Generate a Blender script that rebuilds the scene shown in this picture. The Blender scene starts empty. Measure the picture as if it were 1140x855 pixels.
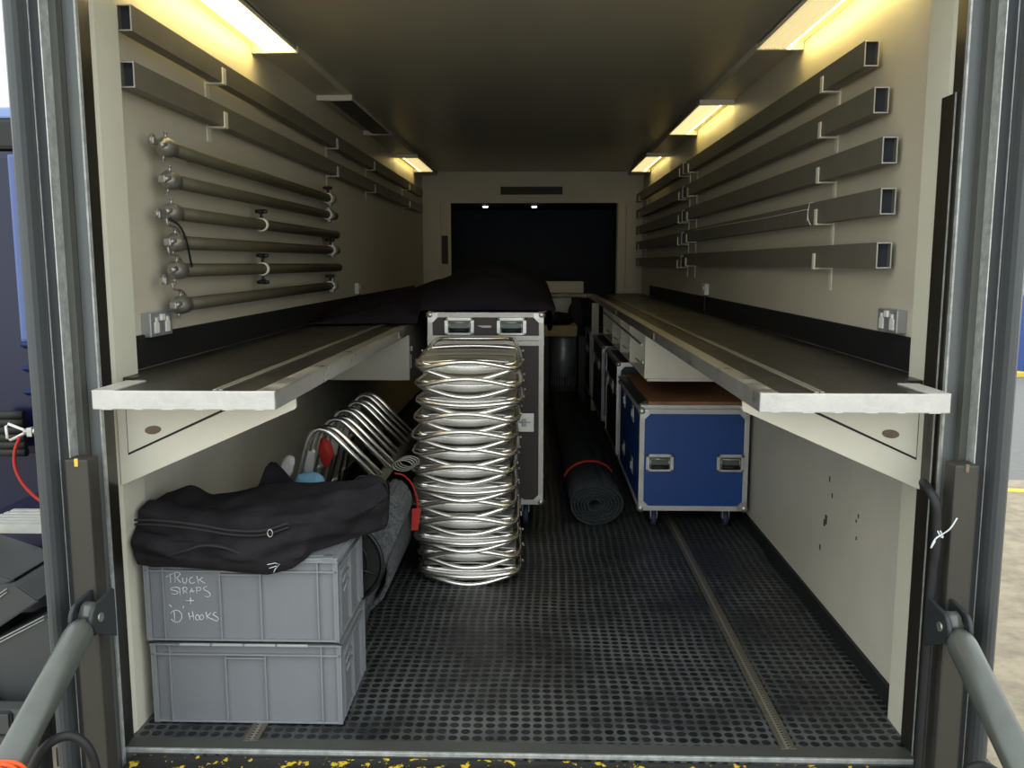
import bpy, bmesh, math, random
from mathutils import Vector, Matrix, noise
PI = math.pi
random.seed(7)
SC = bpy.context.scene
COL = SC.collection

# ------------------------------------------------------------------ materials
def lin(c):
    return tuple(((v/255)/12.92 if v/255 <= .04045 else (((v/255)+.055)/1.055)**2.4) for v in c)

def mat(name, rgb, rough=.5, metal=0., var=.0, scale=6., bump=0., bscale=40., rvar=0., spec=.5, rgb2=None, lo=.45, hi=.6, sheen=0, stretch=None):
    m = bpy.data.materials.new(name); m.use_nodes = True
    nt = m.node_tree; N = nt.nodes; L = nt.links
    b = N['Principled BSDF']
    c = lin(rgb)
    b.inputs['Base Color'].default_value = (*c, 1)
    b.inputs['Roughness'].default_value = rough
    b.inputs['Metallic'].default_value = metal
    b.inputs['Specular IOR Level'].default_value = spec
    if sheen: b.inputs['Sheen Weight'].default_value = sheen
    tc = N.new('ShaderNodeTexCoord')
    src = tc.outputs['Object']
    if stretch:
        mp = N.new('ShaderNodeMapping'); mp.inputs['Scale'].default_value = stretch
        L.new(src, mp.inputs['Vector']); src = mp.outputs['Vector']
    if var or rgb2 or rvar:
        n = N.new('ShaderNodeTexNoise'); n.inputs['Scale'].default_value = scale; n.inputs['Detail'].default_value = 6
        n.inputs['Roughness'].default_value = .65
        L.new(src, n.inputs['Vector'])
        r = N.new('ShaderNodeMapRange'); r.inputs['From Min'].default_value = lo if rgb2 else .3; r.inputs['From Max'].default_value = hi if rgb2 else .7
        L.new(n.outputs['Fac'], r.inputs['Value'])
        mx = N.new('ShaderNodeMix'); mx.data_type = 'RGBA'
        L.new(r.outputs['Result'], mx.inputs['Factor'])
        c2 = lin(rgb2) if rgb2 else tuple(v*(1+var) for v in c)
        c1 = c if rgb2 else tuple(v*(1-var) for v in c)
        mx.inputs['A'].default_value = (*c1, 1); mx.inputs['B'].default_value = (*c2, 1)
        L.new(mx.outputs['Result'], b.inputs['Base Color'])
        if rvar:
            q = N.new('ShaderNodeMapRange'); q.inputs['From Min'].default_value = .3; q.inputs['From Max'].default_value = .7
            q.inputs['To Min'].default_value = max(.02, rough-rvar); q.inputs['To Max'].default_value = min(1, rough+rvar)
            L.new(n.outputs['Fac'], q.inputs['Value']); L.new(q.outputs['Result'], b.inputs['Roughness'])
    if bump:
        n2 = N.new('ShaderNodeTexNoise'); n2.inputs['Scale'].default_value = bscale; n2.inputs['Detail'].default_value = 4
        L.new(src, n2.inputs['Vector'])
        bp = N.new('ShaderNodeBump'); bp.inputs['Strength'].default_value = bump; bp.inputs['Distance'].default_value = .01
        L.new(n2.outputs['Fac'], bp.inputs['Height']); L.new(bp.outputs['Normal'], b.inputs['Normal'])
    return m

def emit(name, rgb, s):
    m = bpy.data.materials.new(name); m.use_nodes = True
    nt = m.node_tree; N = nt.nodes
    b = N['Principled BSDF']
    b.inputs['Base Color'].default_value = (.8, .8, .75, 1)
    b.inputs['Emission Color'].default_value = (*rgb, 1)
    b.inputs['Emission Strength'].default_value = s
    return m

def floor_mat():
    m = bpy.data.materials.new('dimpled_rubber'); m.use_nodes = True
    nt = m.node_tree; N = nt.nodes; L = nt.links; b = N['Principled BSDF']
    tc = N.new('ShaderNodeTexCoord')
    dis = N.new('ShaderNodeTexNoise'); dis.inputs['Scale'].default_value = 1.3
    L.new(tc.outputs['Object'], dis.inputs['Vector'])
    sc = N.new('ShaderNodeVectorMath'); sc.operation = 'SCALE'; sc.inputs['Scale'].default_value = 1/.0385
    L.new(tc.outputs['Object'], sc.inputs[0])
    off = N.new('ShaderNodeVectorMath'); off.operation = 'SCALE'; off.inputs['Scale'].default_value = 1.6
    L.new(dis.outputs['Color'], off.inputs[0])
    ad = N.new('ShaderNodeVectorMath'); ad.operation = 'ADD'
    L.new(sc.outputs[0], ad.inputs[0]); L.new(off.outputs[0], ad.inputs[1])
    fr = N.new('ShaderNodeVectorMath'); fr.operation = 'FRACTION'; L.new(ad.outputs[0], fr.inputs[0])
    fl = N.new('ShaderNodeVectorMath'); fl.operation = 'FLOOR'; L.new(ad.outputs[0], fl.inputs[0])
    su = N.new('ShaderNodeVectorMath'); su.operation = 'SUBTRACT'; su.inputs[1].default_value = (.5, .5, 0); L.new(fr.outputs[0], su.inputs[0])
    mu = N.new('ShaderNodeVectorMath'); mu.operation = 'MULTIPLY'; mu.inputs[1].default_value = (1, 1, 0); L.new(su.outputs[0], mu.inputs[0])
    le = N.new('ShaderNodeVectorMath'); le.operation = 'LENGTH'; L.new(mu.outputs[0], le.inputs[0])
    fm = N.new('ShaderNodeVectorMath'); fm.operation = 'MULTIPLY'; fm.inputs[1].default_value = (1, 1, 0); L.new(fl.outputs[0], fm.inputs[0])
    wn = N.new('ShaderNodeTexWhiteNoise'); L.new(fm.outputs[0], wn.inputs['Vector'])
    ss = N.new('ShaderNodeMapRange'); ss.interpolation_type = 'SMOOTHSTEP'
    ss.inputs['From Min'].default_value = .34; ss.inputs['From Max'].default_value = .44
    L.new(le.outputs['Value'], ss.inputs['Value'])
    wear = N.new('ShaderNodeTexNoise'); wear.inputs['Scale'].default_value = 1.7; wear.inputs['Detail'].default_value = 8; wear.inputs['Roughness'].default_value = .7
    L.new(tc.outputs['Object'], wear.inputs['Vector'])
    wr = N.new('ShaderNodeMapRange'); wr.inputs['From Min'].default_value = .38; wr.inputs['From Max'].default_value = .62
    L.new(wear.outputs['Fac'], wr.inputs['Value'])
    web = N.new('ShaderNodeMix'); web.data_type = 'RGBA'; web.inputs['A'].default_value = (*lin((46, 48, 49)), 1); web.inputs['B'].default_value = (*lin((98, 101, 102)), 1)
    L.new(wr.outputs['Result'], web.inputs['Factor'])
    dot = N.new('ShaderNodeMix'); dot.data_type = 'RGBA'; dot.inputs['A'].default_value = (*lin((18, 19, 21)), 1); dot.inputs['B'].default_value = (*lin((38, 39, 40)), 1)
    L.new(wn.outputs['Value'], dot.inputs['Factor'])
    cm = N.new('ShaderNodeMix'); cm.data_type = 'RGBA'
    L.new(ss.outputs['Result'], cm.inputs['Factor']); L.new(dot.outputs['Result'], cm.inputs['A']); L.new(web.outputs['Result'], cm.inputs['B'])
    L.new(cm.outputs['Result'], b.inputs['Base Color'])
    rr = N.new('ShaderNodeMapRange'); rr.inputs['To Min'].default_value = .42; rr.inputs['To Max'].default_value = .55
    L.new(wear.outputs['Fac'], rr.inputs['Value']); L.new(rr.outputs['Result'], b.inputs['Roughness'])
    bp = N.new('ShaderNodeBump'); bp.inputs['Strength'].default_value = .5; bp.inputs['Distance'].default_value = .003
    L.new(ss.outputs['Result'], bp.inputs['Height']); L.new(bp.outputs['Normal'], b.inputs['Normal'])
    b.inputs['Specular IOR Level'].default_value = .45
    return m

def dots_mat(name, rgb, rgbh, pitch, r, axis_off=(0, 0, 0)):
    """metal strip with a row of punched holes"""
    m = bpy.data.materials.new(name); m.use_nodes = True
    nt = m.node_tree; N = nt.nodes; L = nt.links; b = N['Principled BSDF']
    tc = N.new('ShaderNodeTexCoord')
    sc = N.new('ShaderNodeVectorMath'); sc.operation = 'MULTIPLY_ADD'; sc.inputs[1].default_value = (1/pitch,)*3; sc.inputs[2].default_value = axis_off
    L.new(tc.outputs['Object'], sc.inputs[0])
    fr = N.new('ShaderNodeVectorMath'); fr.operation = 'FRACTION'; L.new(sc.outputs[0], fr.inputs[0])
    su = N.new('ShaderNodeVectorMath'); su.operation = 'SUBTRACT'; su.inputs[1].default_value = (.5, .5, 0); L.new(fr.outputs[0], su.inputs[0])
    mu = N.new('ShaderNodeVectorMath'); mu.operation = 'MULTIPLY'; mu.inputs[1].default_value = (1, 1, 0); L.new(su.outputs[0], mu.inputs[0])
    le = N.new('ShaderNodeVectorMath'); le.operation = 'LENGTH'; L.new(mu.outputs[0], le.inputs[0])
    gt = N.new('ShaderNodeMath'); gt.operation = 'GREATER_THAN'; gt.inputs[1].default_value = r; L.new(le.outputs['Value'], gt.inputs[0])
    cm = N.new('ShaderNodeMix'); cm.data_type = 'RGBA'
    cm.inputs['A'].default_value = (*lin(rgbh), 1); cm.inputs['B'].default_value = (*lin(rgb), 1)
    L.new(gt.outputs[0], cm.inputs['Factor']); L.new(cm.outputs['Result'], b.inputs['Base Color'])
    b.inputs['Metallic'].default_value = .5; b.inputs['Roughness'].default_value = .45
    return m

M = dict(
    wall=mat('painted_white_lining', (202, 196, 178), .45, var=.05, scale=1.5, rvar=.08),
    wall_low=mat('scuffed_white_lining', (206, 202, 188), .42, var=.08, scale=2.2, rvar=.1),
    ceil=mat('ceiling_panel', (188, 184, 170), .3, var=.03, scale=1.),
    cream=mat('cream_paint', (214, 212, 194), .45, var=.03, scale=5),
    white=mat('white_paint', (226, 222, 206), .45, var=.03, scale=4),
    floor=floor_mat(),
    rubber=mat('black_rubber', (26, 27, 28), .6, var=.2, scale=9),
    band=mat('black_board', (20, 21, 23), .6, var=.15, scale=5),
    ply=mat('dark_phenolic_ply', (36, 34, 31), .36, rgb2=(58, 56, 51), scale=3.2, lo=.42, hi=.72, rvar=.1, stretch=(1, .5, 1)),
    alu=mat('worn_aluminium', (196, 196, 192), .38, .85, var=.16, scale=11, rvar=.14, bump=.15, bscale=25),
    alu_w=mat('scratched_aluminium_trim', (198, 197, 193), .5, .35, var=.1, scale=14, rvar=.1, bump=.15, bscale=60),
    chrome=mat('polished_aluminium_tube', (240, 238, 232), .25, 1.),
    chrome2=mat('satin_aluminium_sheet', (225, 224, 220), .42, .85),
    boxtube=mat('grey_box_section', (122, 119, 108), .5, .35, var=.08, scale=7),
    tubein=mat('dark_tube_inside', (44, 49, 58), .7),
    pole=mat('galvanised_pole', (100, 97, 80), .45, .5, var=.1, scale=12),
    clamp=mat('cast_clamp', (165, 164, 158), .42, .8, var=.2, scale=30),
    blackp=mat('black_plastic', (22, 22, 23), .5),
    frame_lt=mat('grey_frame_paint', (128, 133, 134), .5, .2, var=.12, scale=8, stretch=(1, 1, .25)),
    frame_md=mat('olive_grey_frame_paint', (78, 80, 76), .5, .2, var=.12, scale=8, stretch=(1, 1, .3)),
    frame_dk=mat('dark_frame_paint', (50, 54, 57), .45, .2, var=.12, scale=8, stretch=(1, 1, .3)),
    frame_bx=mat('column_box_paint', (64, 62, 57), .5, .2, var=.12, scale=8, stretch=(1, 1, .3)),
    frame_sl=mat('slate_frame_paint', (76, 80, 82), .42, .3, var=.1, scale=6, stretch=(1, 1, .2)),
    seal=mat('brown_black_seal', (38, 35, 29), .35, var=.3, scale=10, stretch=(1, 1, .2)),
    seam=mat('bright_edge', (190, 194, 192), .4, .5, var=.3, scale=30),
    ramm=mat('ram_grey_paint', (92, 96, 92), .3, .35, var=.15, scale=7),
    crate=mat('grey_crate_plastic', (130, 133, 137), .48, var=.05, scale=3.5, bump=.05, bscale=60),
    crate_d=mat('grey_crate_recess', (122, 125, 130), .5, var=.05, scale=3.5),
    chalk=mat('white_pen', (212, 218, 222), .8),
    cloth=mat('black_fleece', (42, 41, 44), .95, var=.2, scale=14, bump=.4, bscale=160, spec=.1),
    cloth2=mat('black_drape', (36, 34, 39), .97, var=.1, scale=6, bump=.2, bscale=120, spec=.05),
    strap=mat('black_webbing', (50, 49, 51), .8, spec=.2),
    carpet=mat('grey_felt_carpet', (108, 110, 112), .95, rgb2=(76, 78, 80), scale=90, lo=.4, hi=.6, bump=.6, bscale=220, spec=.1),
    rollc=mat('dark_felt', (66, 71, 74), .95, rgb2=(48, 52, 56), scale=70, lo=.4, hi=.6, bump=.6, bscale=200, spec=.1),
    blue=mat('blue_laminate', (18, 66, 136), .45, var=.06, scale=3),
    blackl=mat('black_laminate', (52, 44, 43), .5, var=.08, scale=4),
    blackl2=mat('dark_laminate', (27, 27, 29), .5, var=.08, scale=4),
    wood=mat('brown_plywood', (150, 108, 74), .5, rgb2=(128, 88, 58), scale=2.5, lo=.4, hi=.65, stretch=(6, .6, 1)),
    woodlt=mat('pale_timber', (182, 164, 118), .6, rgb2=(158, 142, 100), scale=5, lo=.4, hi=.65),
    steel=mat('brushed_steel', (160, 162, 168), .42, .55, var=.08, scale=14, stretch=(1, 1, .1)),
    well=mat('dark_zinc_dish', (92, 98, 94), .4, .6, var=.2, scale=60),
    red=mat('red_strap', (176, 42, 34), .6),
    lblue=mat('light_blue_cloth', (120, 172, 204), .85, var=.1, scale=20),
    orange=mat('orange_cord', (235, 92, 40), .6),
    wtruck=mat('blue_truck_paint', (8, 16, 54), .3, var=.1, scale=3),
    sock=mat('metal_clad_plate', (168, 170, 172), .35, .6),
    sockw=mat('white_switch', (228, 226, 220), .45),
    lens_off=mat('unlit_diffuser', (84, 82, 74), .3),
    navy=mat('dark_navy_panel', (42, 46, 58), .7, var=.1, scale=4),
    grille=mat('dark_grille', (58, 57, 52), .6),
    greyp=mat('grey_moulded_plastic', (66, 69, 70), .5, var=.06, scale=6),
    greyp2=mat('light_piping', (168, 172, 172), .5),
    concrete=mat('concrete_yard', (170, 157, 134), .9, rgb2=(138, 128, 110), scale=5, lo=.4, hi=.65, bump=.3, bscale=30),
    asphalt=mat('asphalt_yard', (120, 120, 118), .9, var=.08, scale=8),
    yline=mat('yellow_line_paint', (226, 196, 84), .8),
    bluebin=mat('blue_bin', (32, 72, 150), .5),
    tread=mat('step_tread', (196, 196, 190), .5, .3, var=.1, scale=20),
    holes=dots_mat('perforated_track', (150, 147, 136), (46, 44, 40), .016, .28),
    rust=mat('brown_cup', (112, 96, 78), .5, var=.3, scale=60),
    sillm=mat('worn_black_edge', (34, 34, 34), .5, var=.3, scale=12),
    yell=mat('yellow_black_paint', (30, 30, 29), .5, rgb2=(222, 190, 40), scale=26, lo=.585, hi=.6),
    dirt=mat('dark_scuff', (70, 64, 56), .8),
)

# ------------------------------------------------------------------ mesh helpers
def bx(bm, x0, x1, y0, y1, z0, z1, bev=0., mi=0):
    vs = [bm.verts.new((x, y, z)) for z in (z0, z1) for y in (y0, y1) for x in (x0, x1)]
    F = [(0, 2, 3, 1), (4, 5, 7, 6), (0, 1, 5, 4), (2, 6, 7, 3), (0, 4, 6, 2), (1, 3, 7, 5)]
    fs = [bm.faces.new([vs[i] for i in f]) for f in F]
    for f in fs: f.material_index = mi
    if bev:
        es = {e for f in fs for e in f.edges}
        r = bmesh.ops.bevel(bm, geom=list(es), offset=bev, segments=2, profile=.6, affect='EDGES')
        for f in r['faces']: f.material_index = mi
    return vs

def frames(pts, closed):
    n = len(pts); out = []; up = None
    for i, p in enumerate(pts):
        if closed: t = (pts[(i+1) % n]-pts[i-1])
        else: t = pts[min(i+1, n-1)]-pts[max(i-1, 0)]
        t.normalize()
        if up is None:
            up = Vector((0, 0, 1)) if abs(t.z) < .9 else Vector((1, 0, 0))
        s = t.cross(up)
        if s.length < 1e-5: s = t.cross(Vector((0, 1, 0)))
        s.normalize(); up = s.cross(t).normalized()
        out.append((p, s.copy(), up.copy()))
    return out

def tube(bm, pts, r, n=10, closed=False, cap=True, mi=0, sq=1.):
    pts = [Vector(p) for p in pts]
    rs = r if isinstance(r, (list, tuple)) else [r]*len(pts)
    rings = []
    for (p, s, u), rr in zip(frames(pts, closed), rs):
        rings.append([bm.verts.new(p+(s*math.cos(2*PI*k/n)+u*math.sin(2*PI*k/n)*sq)*rr) for k in range(n)])
    m = len(rings)
    for i in range(m if closed else m-1):
        a, b = rings[i], rings[(i+1) % m]
        sh = 0
        if closed and i == m-1:   # align the last ring with the first
            sh = min(range(n), key=lambda k: (a[0].co-b[k].co).length)
        for k in range(n):
            f = bm.faces.new((a[k], a[(k+1) % n], b[(k+1+sh) % n], b[(k+sh) % n])); f.smooth = True; f.material_index = mi
    if cap and not closed:
        for rg, o in ((rings[0], 1), (rings[-1], 0)):
            f = bm.faces.new(rg[::-1] if o else rg); f.material_index = mi

def cyl(bm, p0, p1, r, n=20, mi=0, r2=None):
    tube(bm, [p0, p1], [r, r if r2 is None else r2], n, mi=mi)

def prism(bm, poly, y0, y1, axis='y', mi=0, bev=0):
    """poly: 2D points; axis y -> (x,z), axis z -> (x,y), axis x -> (y,z)"""
    def P(p, t):
        return {'y': (p[0], t, p[1]), 'z': (p[0], p[1], t), 'x': (t, p[0], p[1])}[axis]
    a = [bm.verts.new(P(p, y0)) for p in poly]; b = [bm.verts.new(P(p, y1)) for p in poly]
    n = len(poly)
    fs = [bm.faces.new(a), bm.faces.new(b[::-1])]
    for i in range(n): fs.append(bm.faces.new((a[i], b[i], b[(i+1) % n], a[(i+1) % n])))
    for f in fs: f.material_index = mi
    if bev:
        bmesh.ops.bevel(bm, geom=list({e for f in fs for e in f.edges}), offset=bev, segments=2, affect='EDGES')
    return fs

def arc(cx, cy, r, a0, a1, n=6):
    return [(cx+r*math.cos(a0+(a1-a0)*i/n), cy+r*math.sin(a0+(a1-a0)*i/n)) for i in range(n+1)]

def rrect(x0, x1, y0, y1, r, n=5):
    return (arc(x1-r, y1-r, r, 0, PI/2, n)+arc(x0+r, y1-r, r, PI/2, PI, n)+arc(x0+r, y0+r, r, PI, 1.5*PI, n)+arc(x1-r, y0+r, r, 1.5*PI, 2*PI, n))

def loft(bm, rings, cap=True, mi=0):
    R = [[bm.verts.new(p) for p in rg] for rg in rings]
    n = len(R[0])
    for a, b in zip(R, R[1:]):
        for k in range(n):
            f = bm.faces.new((a[k], a[(k+1) % n], b[(k+1) % n], b[k])); f.smooth = True; f.material_index = mi
    if cap:
        for rg in (R[0][::-1], R[-1]):
            f = bm.faces.new(rg); f.smooth = True; f.material_index = mi

def NB(): return bmesh.new()

def obj(name, bm, mats, parent=None, label=None, smooth=False):
    bmesh.ops.recalc_face_normals(bm, faces=bm.faces[:])
    if parent is not None:
        o0 = Vector(parent.get('_o', (0, 0, 0)))
        bmesh.ops.translate(bm, verts=bm.verts[:], vec=-o0)
    me = bpy.data.meshes.new(name); bm.to_mesh(me); bm.free()
    for m in (mats if isinstance(mats, (list, tuple)) else [mats]): me.materials.append(M[m] if isinstance(m, str) else m)
    if smooth:
        for p in me.polygons: p.use_smooth = True
    o = bpy.data.objects.new(name, me); COL.objects.link(o)
    if parent is not None:
        o.parent = parent; o['_o'] = list(parent.get('_o', (0, 0, 0)))
    if label: o['label'] = label
    return o

def thing(name, label, cat, loc=(0, 0, 0), group=None):
    o = bpy.data.objects.new(name, None); COL.objects.link(o)
    o.location = loc; o['_o'] = list(loc); o.empty_display_size = .1
    o['label'] = label; o['category'] = cat
    if group: o['group'] = group
    return o

def tag(o, label, cat, group=None):
    o['label'] = label; o['category'] = cat
    if group: o['group'] = group
    return o

def struct(name, bm, m, smooth=False):
    o = obj(name, bm, m, smooth=smooth); o['kind'] = 'structure'; return o

def dup(root, loc=None, rot=None, label=None, group=None, scale=None):
    r = root.copy(); COL.objects.link(r)
    if loc is not None: r.location = loc
    if rot is not None: r.rotation_euler = rot
    if scale is not None: r.scale = scale
    if label: r['label'] = label
    if group: r['group'] = group
    for ch in list(root.children):
        c = ch.copy(); COL.objects.link(c); c.parent = r
        for g in list(ch.children):
            d = g.copy(); COL.objects.link(d); d.parent = c
    return r

# ------------------------------------------------------------------ the body of the lorry
W = 1.285; YB = 10.45; H = 2.56
b = NB(); bx(b, -1.45, 1.45, 2.545, 12.4, -.06, 0); struct('floor', b, 'floor')
b = NB(); bx(b, -1.45, 1.45, 2.5, 12.4, H, H+.06); struct('ceiling', b, 'ceil')
def side_wall(s, nm):
    b = NB()
    x0, x1 = sorted((s*W, s*(W+.05)))
    bx(b, x0, x1, 2.6, 12.4, -.05, H, mi=0)
    x0, x1 = sorted((s*(W-.003), s*W))
    bx(b, x0, x1, 2.81, YB, .0, 1.10, mi=1)
    return struct(nm, b, ['wall', 'wall_low'])
side_wall(-1, 'wall_left'); side_wall(1, 'wall_right')
# scuffs with their own shape on the right wall
b = NB()
for (y, z, a, h) in [(3.62, .62, .006, .012), (3.64, .44, .012, .02), (3.66, .42, .01, .014), (3.70, .30, .007, .012), (3.28, .56, .005, .008), (3.3, .535, .006, .006), (3.29, .47, .005, .007), (3.58, .56, .005, .01)]:
    bx(b, W-.0045, W-.002, y-a, y+a, z-h, z+h, bev=.001)
struct('trim_1', b, 'dirt')
for s, nm in ((-1, 'baseboard_left'), (1, 'baseboard_right')):
    b = NB(); x0, x1 = sorted((s*1.267, s*W)); bx(b, x0, x1, 2.81, YB, 0, .07, bev=.003); struct(nm, b, 'rubber')
    b = NB(); x0, x1 = sorted((s*(W-.012), s*W)); bx(b, x0, x1, 2.81, 9.6, 1.16, 1.272, bev=.002); struct('trim_2' if s < 0 else 'trim_3', b, 'band')
    # ceiling trunking
    b = NB(); x0, x1 = sorted((s*1.105, s*W)); bx(b, x0, x1, 2.55, YB, H-.04, H, bev=.004); struct('trim_4' if s < 0 else 'trim_5', b, 'wall')
    # cream jamb
    b = NB()
    xo = W+.16
    pl = [(s*1.24, 2.81), (s*1.24, 2.66), (s*1.244, 2.64), (s*1.255, 2.628), (s*xo, 2.625), (s*xo, 2.81)]
    prism(b, pl, 0, H, 'z')
    struct('trim_6' if s < 0 else 'trim_7', b, 'cream')
# header, grille and end bay
b = NB(); bx(b, -W, W, YB, YB+.05, 2.205, H)
struct('wall_back', b, 'wall')
b = NB(); bx(b, -.37, .35, YB-.012, YB, 2.30, 2.39, bev=.003, mi=0)
for i in range(7): bx(b, -.35, .33, YB-.02, YB-.01, 2.308+i*.012, 2.313+i*.012, mi=0)
g = obj('vent_grille', b, 'grille'); tag(g, 'long dark slotted vent grille in the header panel above the dark end bay', 'vent')
b = NB(); bx(b, .44, .70, YB-.006, YB, 2.225, 2.335, bev=.002); struct('trim_8', b, 'wall')
b = NB()
bx(b, -W, -.96, YB, YB+.05, 0, 2.21); bx(b, -.985, -.95, YB-.05, YB+.0, 1.16, 2.205, bev=.005); bx(b, -1.10, -1.07, YB-.03, YB+.0, 1.16, 2.205, bev=.005)
struct('trim_9', b, 'wall')
b = NB(); bx(b, .985, W, YB, YB+.05, 0, 2.21); bx(b, .99, 1.09, YB-.06, YB, 1.16, 2.205, bev=.012); struct('trim_10', b, 'wall')
b = NB(); bx(b, -1.065, -.99, YB-.012, YB, 1.5, 1.83, bev=.004)
o = obj('switchboard', b, 'grille'); tag(o, 'tall dark control panel on the white end post, left of the dark bay', 'panel')
b = NB(); bx(b, -1.3, 1.3, 12.0, 12.05, 0, 2.3); bx(b, -1.3, 1.3, YB+.05, 12.0, 2.215, 2.25)
bx(b, -W, -W+.02, YB+.06, 12, 0, 2.21); bx(b, W-.02, W, YB+.06, 12, 0, 2.21)
struct('wall_bay', b, 'navy')
b = NB(); bx(b, -.80, -.70, 11.985, 12., 2.11, 2.165, bev=.003); o = obj('wall_plate', b, 'grille'); tag(o, 'small pale plate high on the dark end wall, near its upper left corner', 'plate')
LAMP2 = emit('downlight_glow', (.95, .97, 1.), 6.)
for i, (x, lb) in enumerate([(-.58, 'left one of two tiny round downlights under the header of the dark end bay'), (.02, 'right one of two tiny round downlights under the header of the dark end bay')]):
    t = thing('downlight', lb, 'light', (x, 11.0, 2.215), 'downlights in the end bay')
    b = NB(); cyl(b, (x, 11, 2.2), (x, 11, 2.216), .05, 24); obj('bezel', b, 'sock', t)
    b = NB(); cyl(b, (x, 11, 2.186), (x, 11, 2.2), .03, 20); obj('lens', b, LAMP2, t)

# floor tracks
for i, (x, y1, nm) in enumerate([(.852, 9.8, 'trim_11'), (-.85, 9.8, 'trim_12')]):
    b = NB(); bx(b, x-.024, x+.024, 2.6, y1, 0, .006, bev=.002, mi=0)
    bx(b, x-.009, x+.009, 2.6, y1, .0058, .0066, mi=1); struct(nm, b, [mat('track_metal', (112, 106, 92), .5, .5, var=.25, scale=30), M['holes']])
# sill
b = NB(); bx(b, -1.25, 1.25, 2.552, 2.615, -.03, .004, bev=.002)
for i in range(14): cyl(b, (-1.1+i*.17, 2.585, .003), (-1.1+i*.17, 2.585, .006), .004, 8)
struct('trim_13', b, 'frame_md')
b = NB(); bx(b, -1.235, 1.235, 2.543, 2.553, -.008, .006, bev=.002); struct('trim_14', b, 'seam')
# tail lift platform just below the sill
t = thing('tail_lift_platform', 'black tail lift platform with chipped yellow paint just below the lorry floor edge', 'platform', (0, 1.6, -.12))
b = NB(); bx(b, -1.2, 1.2, .55, 2.542, -.1, -.012, bev=.004); obj('deck', b, 'yell', t)
b = NB(); bx(b, -1.16, 1.16, .44, .55, -.1, -.05, bev=.004); obj('ramp_edge', b, 'alu', t)

# outer frame columns (left and right), each a folded section running from below the floor to above the picture
Z0, Z1 = -1.1, 3.1
def frame_side(s):
    L = []
    def pr(poly, z0=Z0, z1=Z1): 
        bb = NB(); prism(bb, [(s*x, y) for x, y in poly], z0, z1, 'z'); return bb
    pieces = [
        ('light', pr([(1.224, 2.52), (1.262, 2.52), (1.262, 2.63), (1.224, 2.53)]), 'frame_lt'),
        ('light_edge', pr([(1.220, 2.515), (1.2255, 2.515), (1.2255, 2.53), (1.220, 2.53)]), 'seam'),
        ('seal', pr([(1.2255, 2.53), (1.262, 2.53), (1.262, 2.625), (1.237, 2.625)]), 'seal'),
        ('gap', pr([(1.260, 2.51), (1.30, 2.51), (1.30, 2.6), (1.260, 2.6)]), 'rubber'),
        ('mid', pr([(1.246, 2.46), (1.292, 2.46), (1.292, 2.6), (1.262, 2.6), (1.262, 2.49), (1.246, 2.49)]), 'frame_md'),
        ('lip', pr([(1.2665, 2.415), (1.2695, 2.415), (1.2695, 2.47), (1.2665, 2.47)]), 'seam'),
        ('flat', pr([(1.269, 2.42), (1.302, 2.42), (1.302, 2.6), (1.269, 2.6)]), 'frame_dk'),
        ('lip_2', pr([(1.298, 2.417), (1.3005, 2.417), (1.3005, 2.43), (1.298, 2.43)]), 'seam'),
    ]
    rp = [(1.268, 2.44), (1.268, 2.41), (1.270, 2.385), (1.278, 2.368), (1.29, 2.358), (1.304, 2.357), (1.316, 2.363), (1.325, 2.376), (1.331, 2.395), (1.336, 2.42), (1.336, 2.6), (1.30, 2.6), (1.30, 2.44)]
    rp = [(x+.034 if i in (0, 1, 2) else x+.0, y) for i, (x, y) in enumerate(rp)]
    rp = [(1.302, 2.6), (1.302, 2.40), (1.306, 2.378), (1.313, 2.365), (1.322, 2.36), (1.332, 2.362), (1.341, 2.372), (1.347, 2.39), (1.349, 2.42), (1.349, 2.6)]
    pieces.append(('round', pr(rp), 'frame_sl'))
    names = ['trim_%d' % k for k in range(20, 40)]
    for i, (n, bb, m) in enumerate(pieces):
        struct('trim_%d' % (20+i+(0 if s < 0 else 20)), bb, m)
frame_side(-1); frame_side(1)
# black plate on the right jamb
b = NB(); bx(b, 1.224, 1.234, 2.575, 2.665, .0, 1.985, bev=.002, mi=0); bx(b, 1.222, 1.2245, 2.572, 2.578, 0, 1.985, mi=1)
bx(b, 1.234, 1.245, 2.58, 2.66, .0, 1.98)
struct('trim_60', b, ['seal', 'seam'])
# lorry outside skin so that the body has thickness
b = NB(); bx(b, -1.47, -1.42, 2.62, 12.4, -.3, 2.9); bx(b, 1.42, 1.47, 2.62, 12.4, -.3, 2.9); bx(b, -1.47, 1.47, 2.45, 12.4, 2.86, 2.9)
bx(b, -1.47, 1.47, 12.4, 12.45, -.3, 2.9); bx(b, -1.47, 1.47, 2.62, 12.4, -.3, -.22)
bx(b, -1.35, 1.35, 2.44, 2.52, 2.5, 2.9)
struct('wall_outer', b, 'frame_dk')

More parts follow.
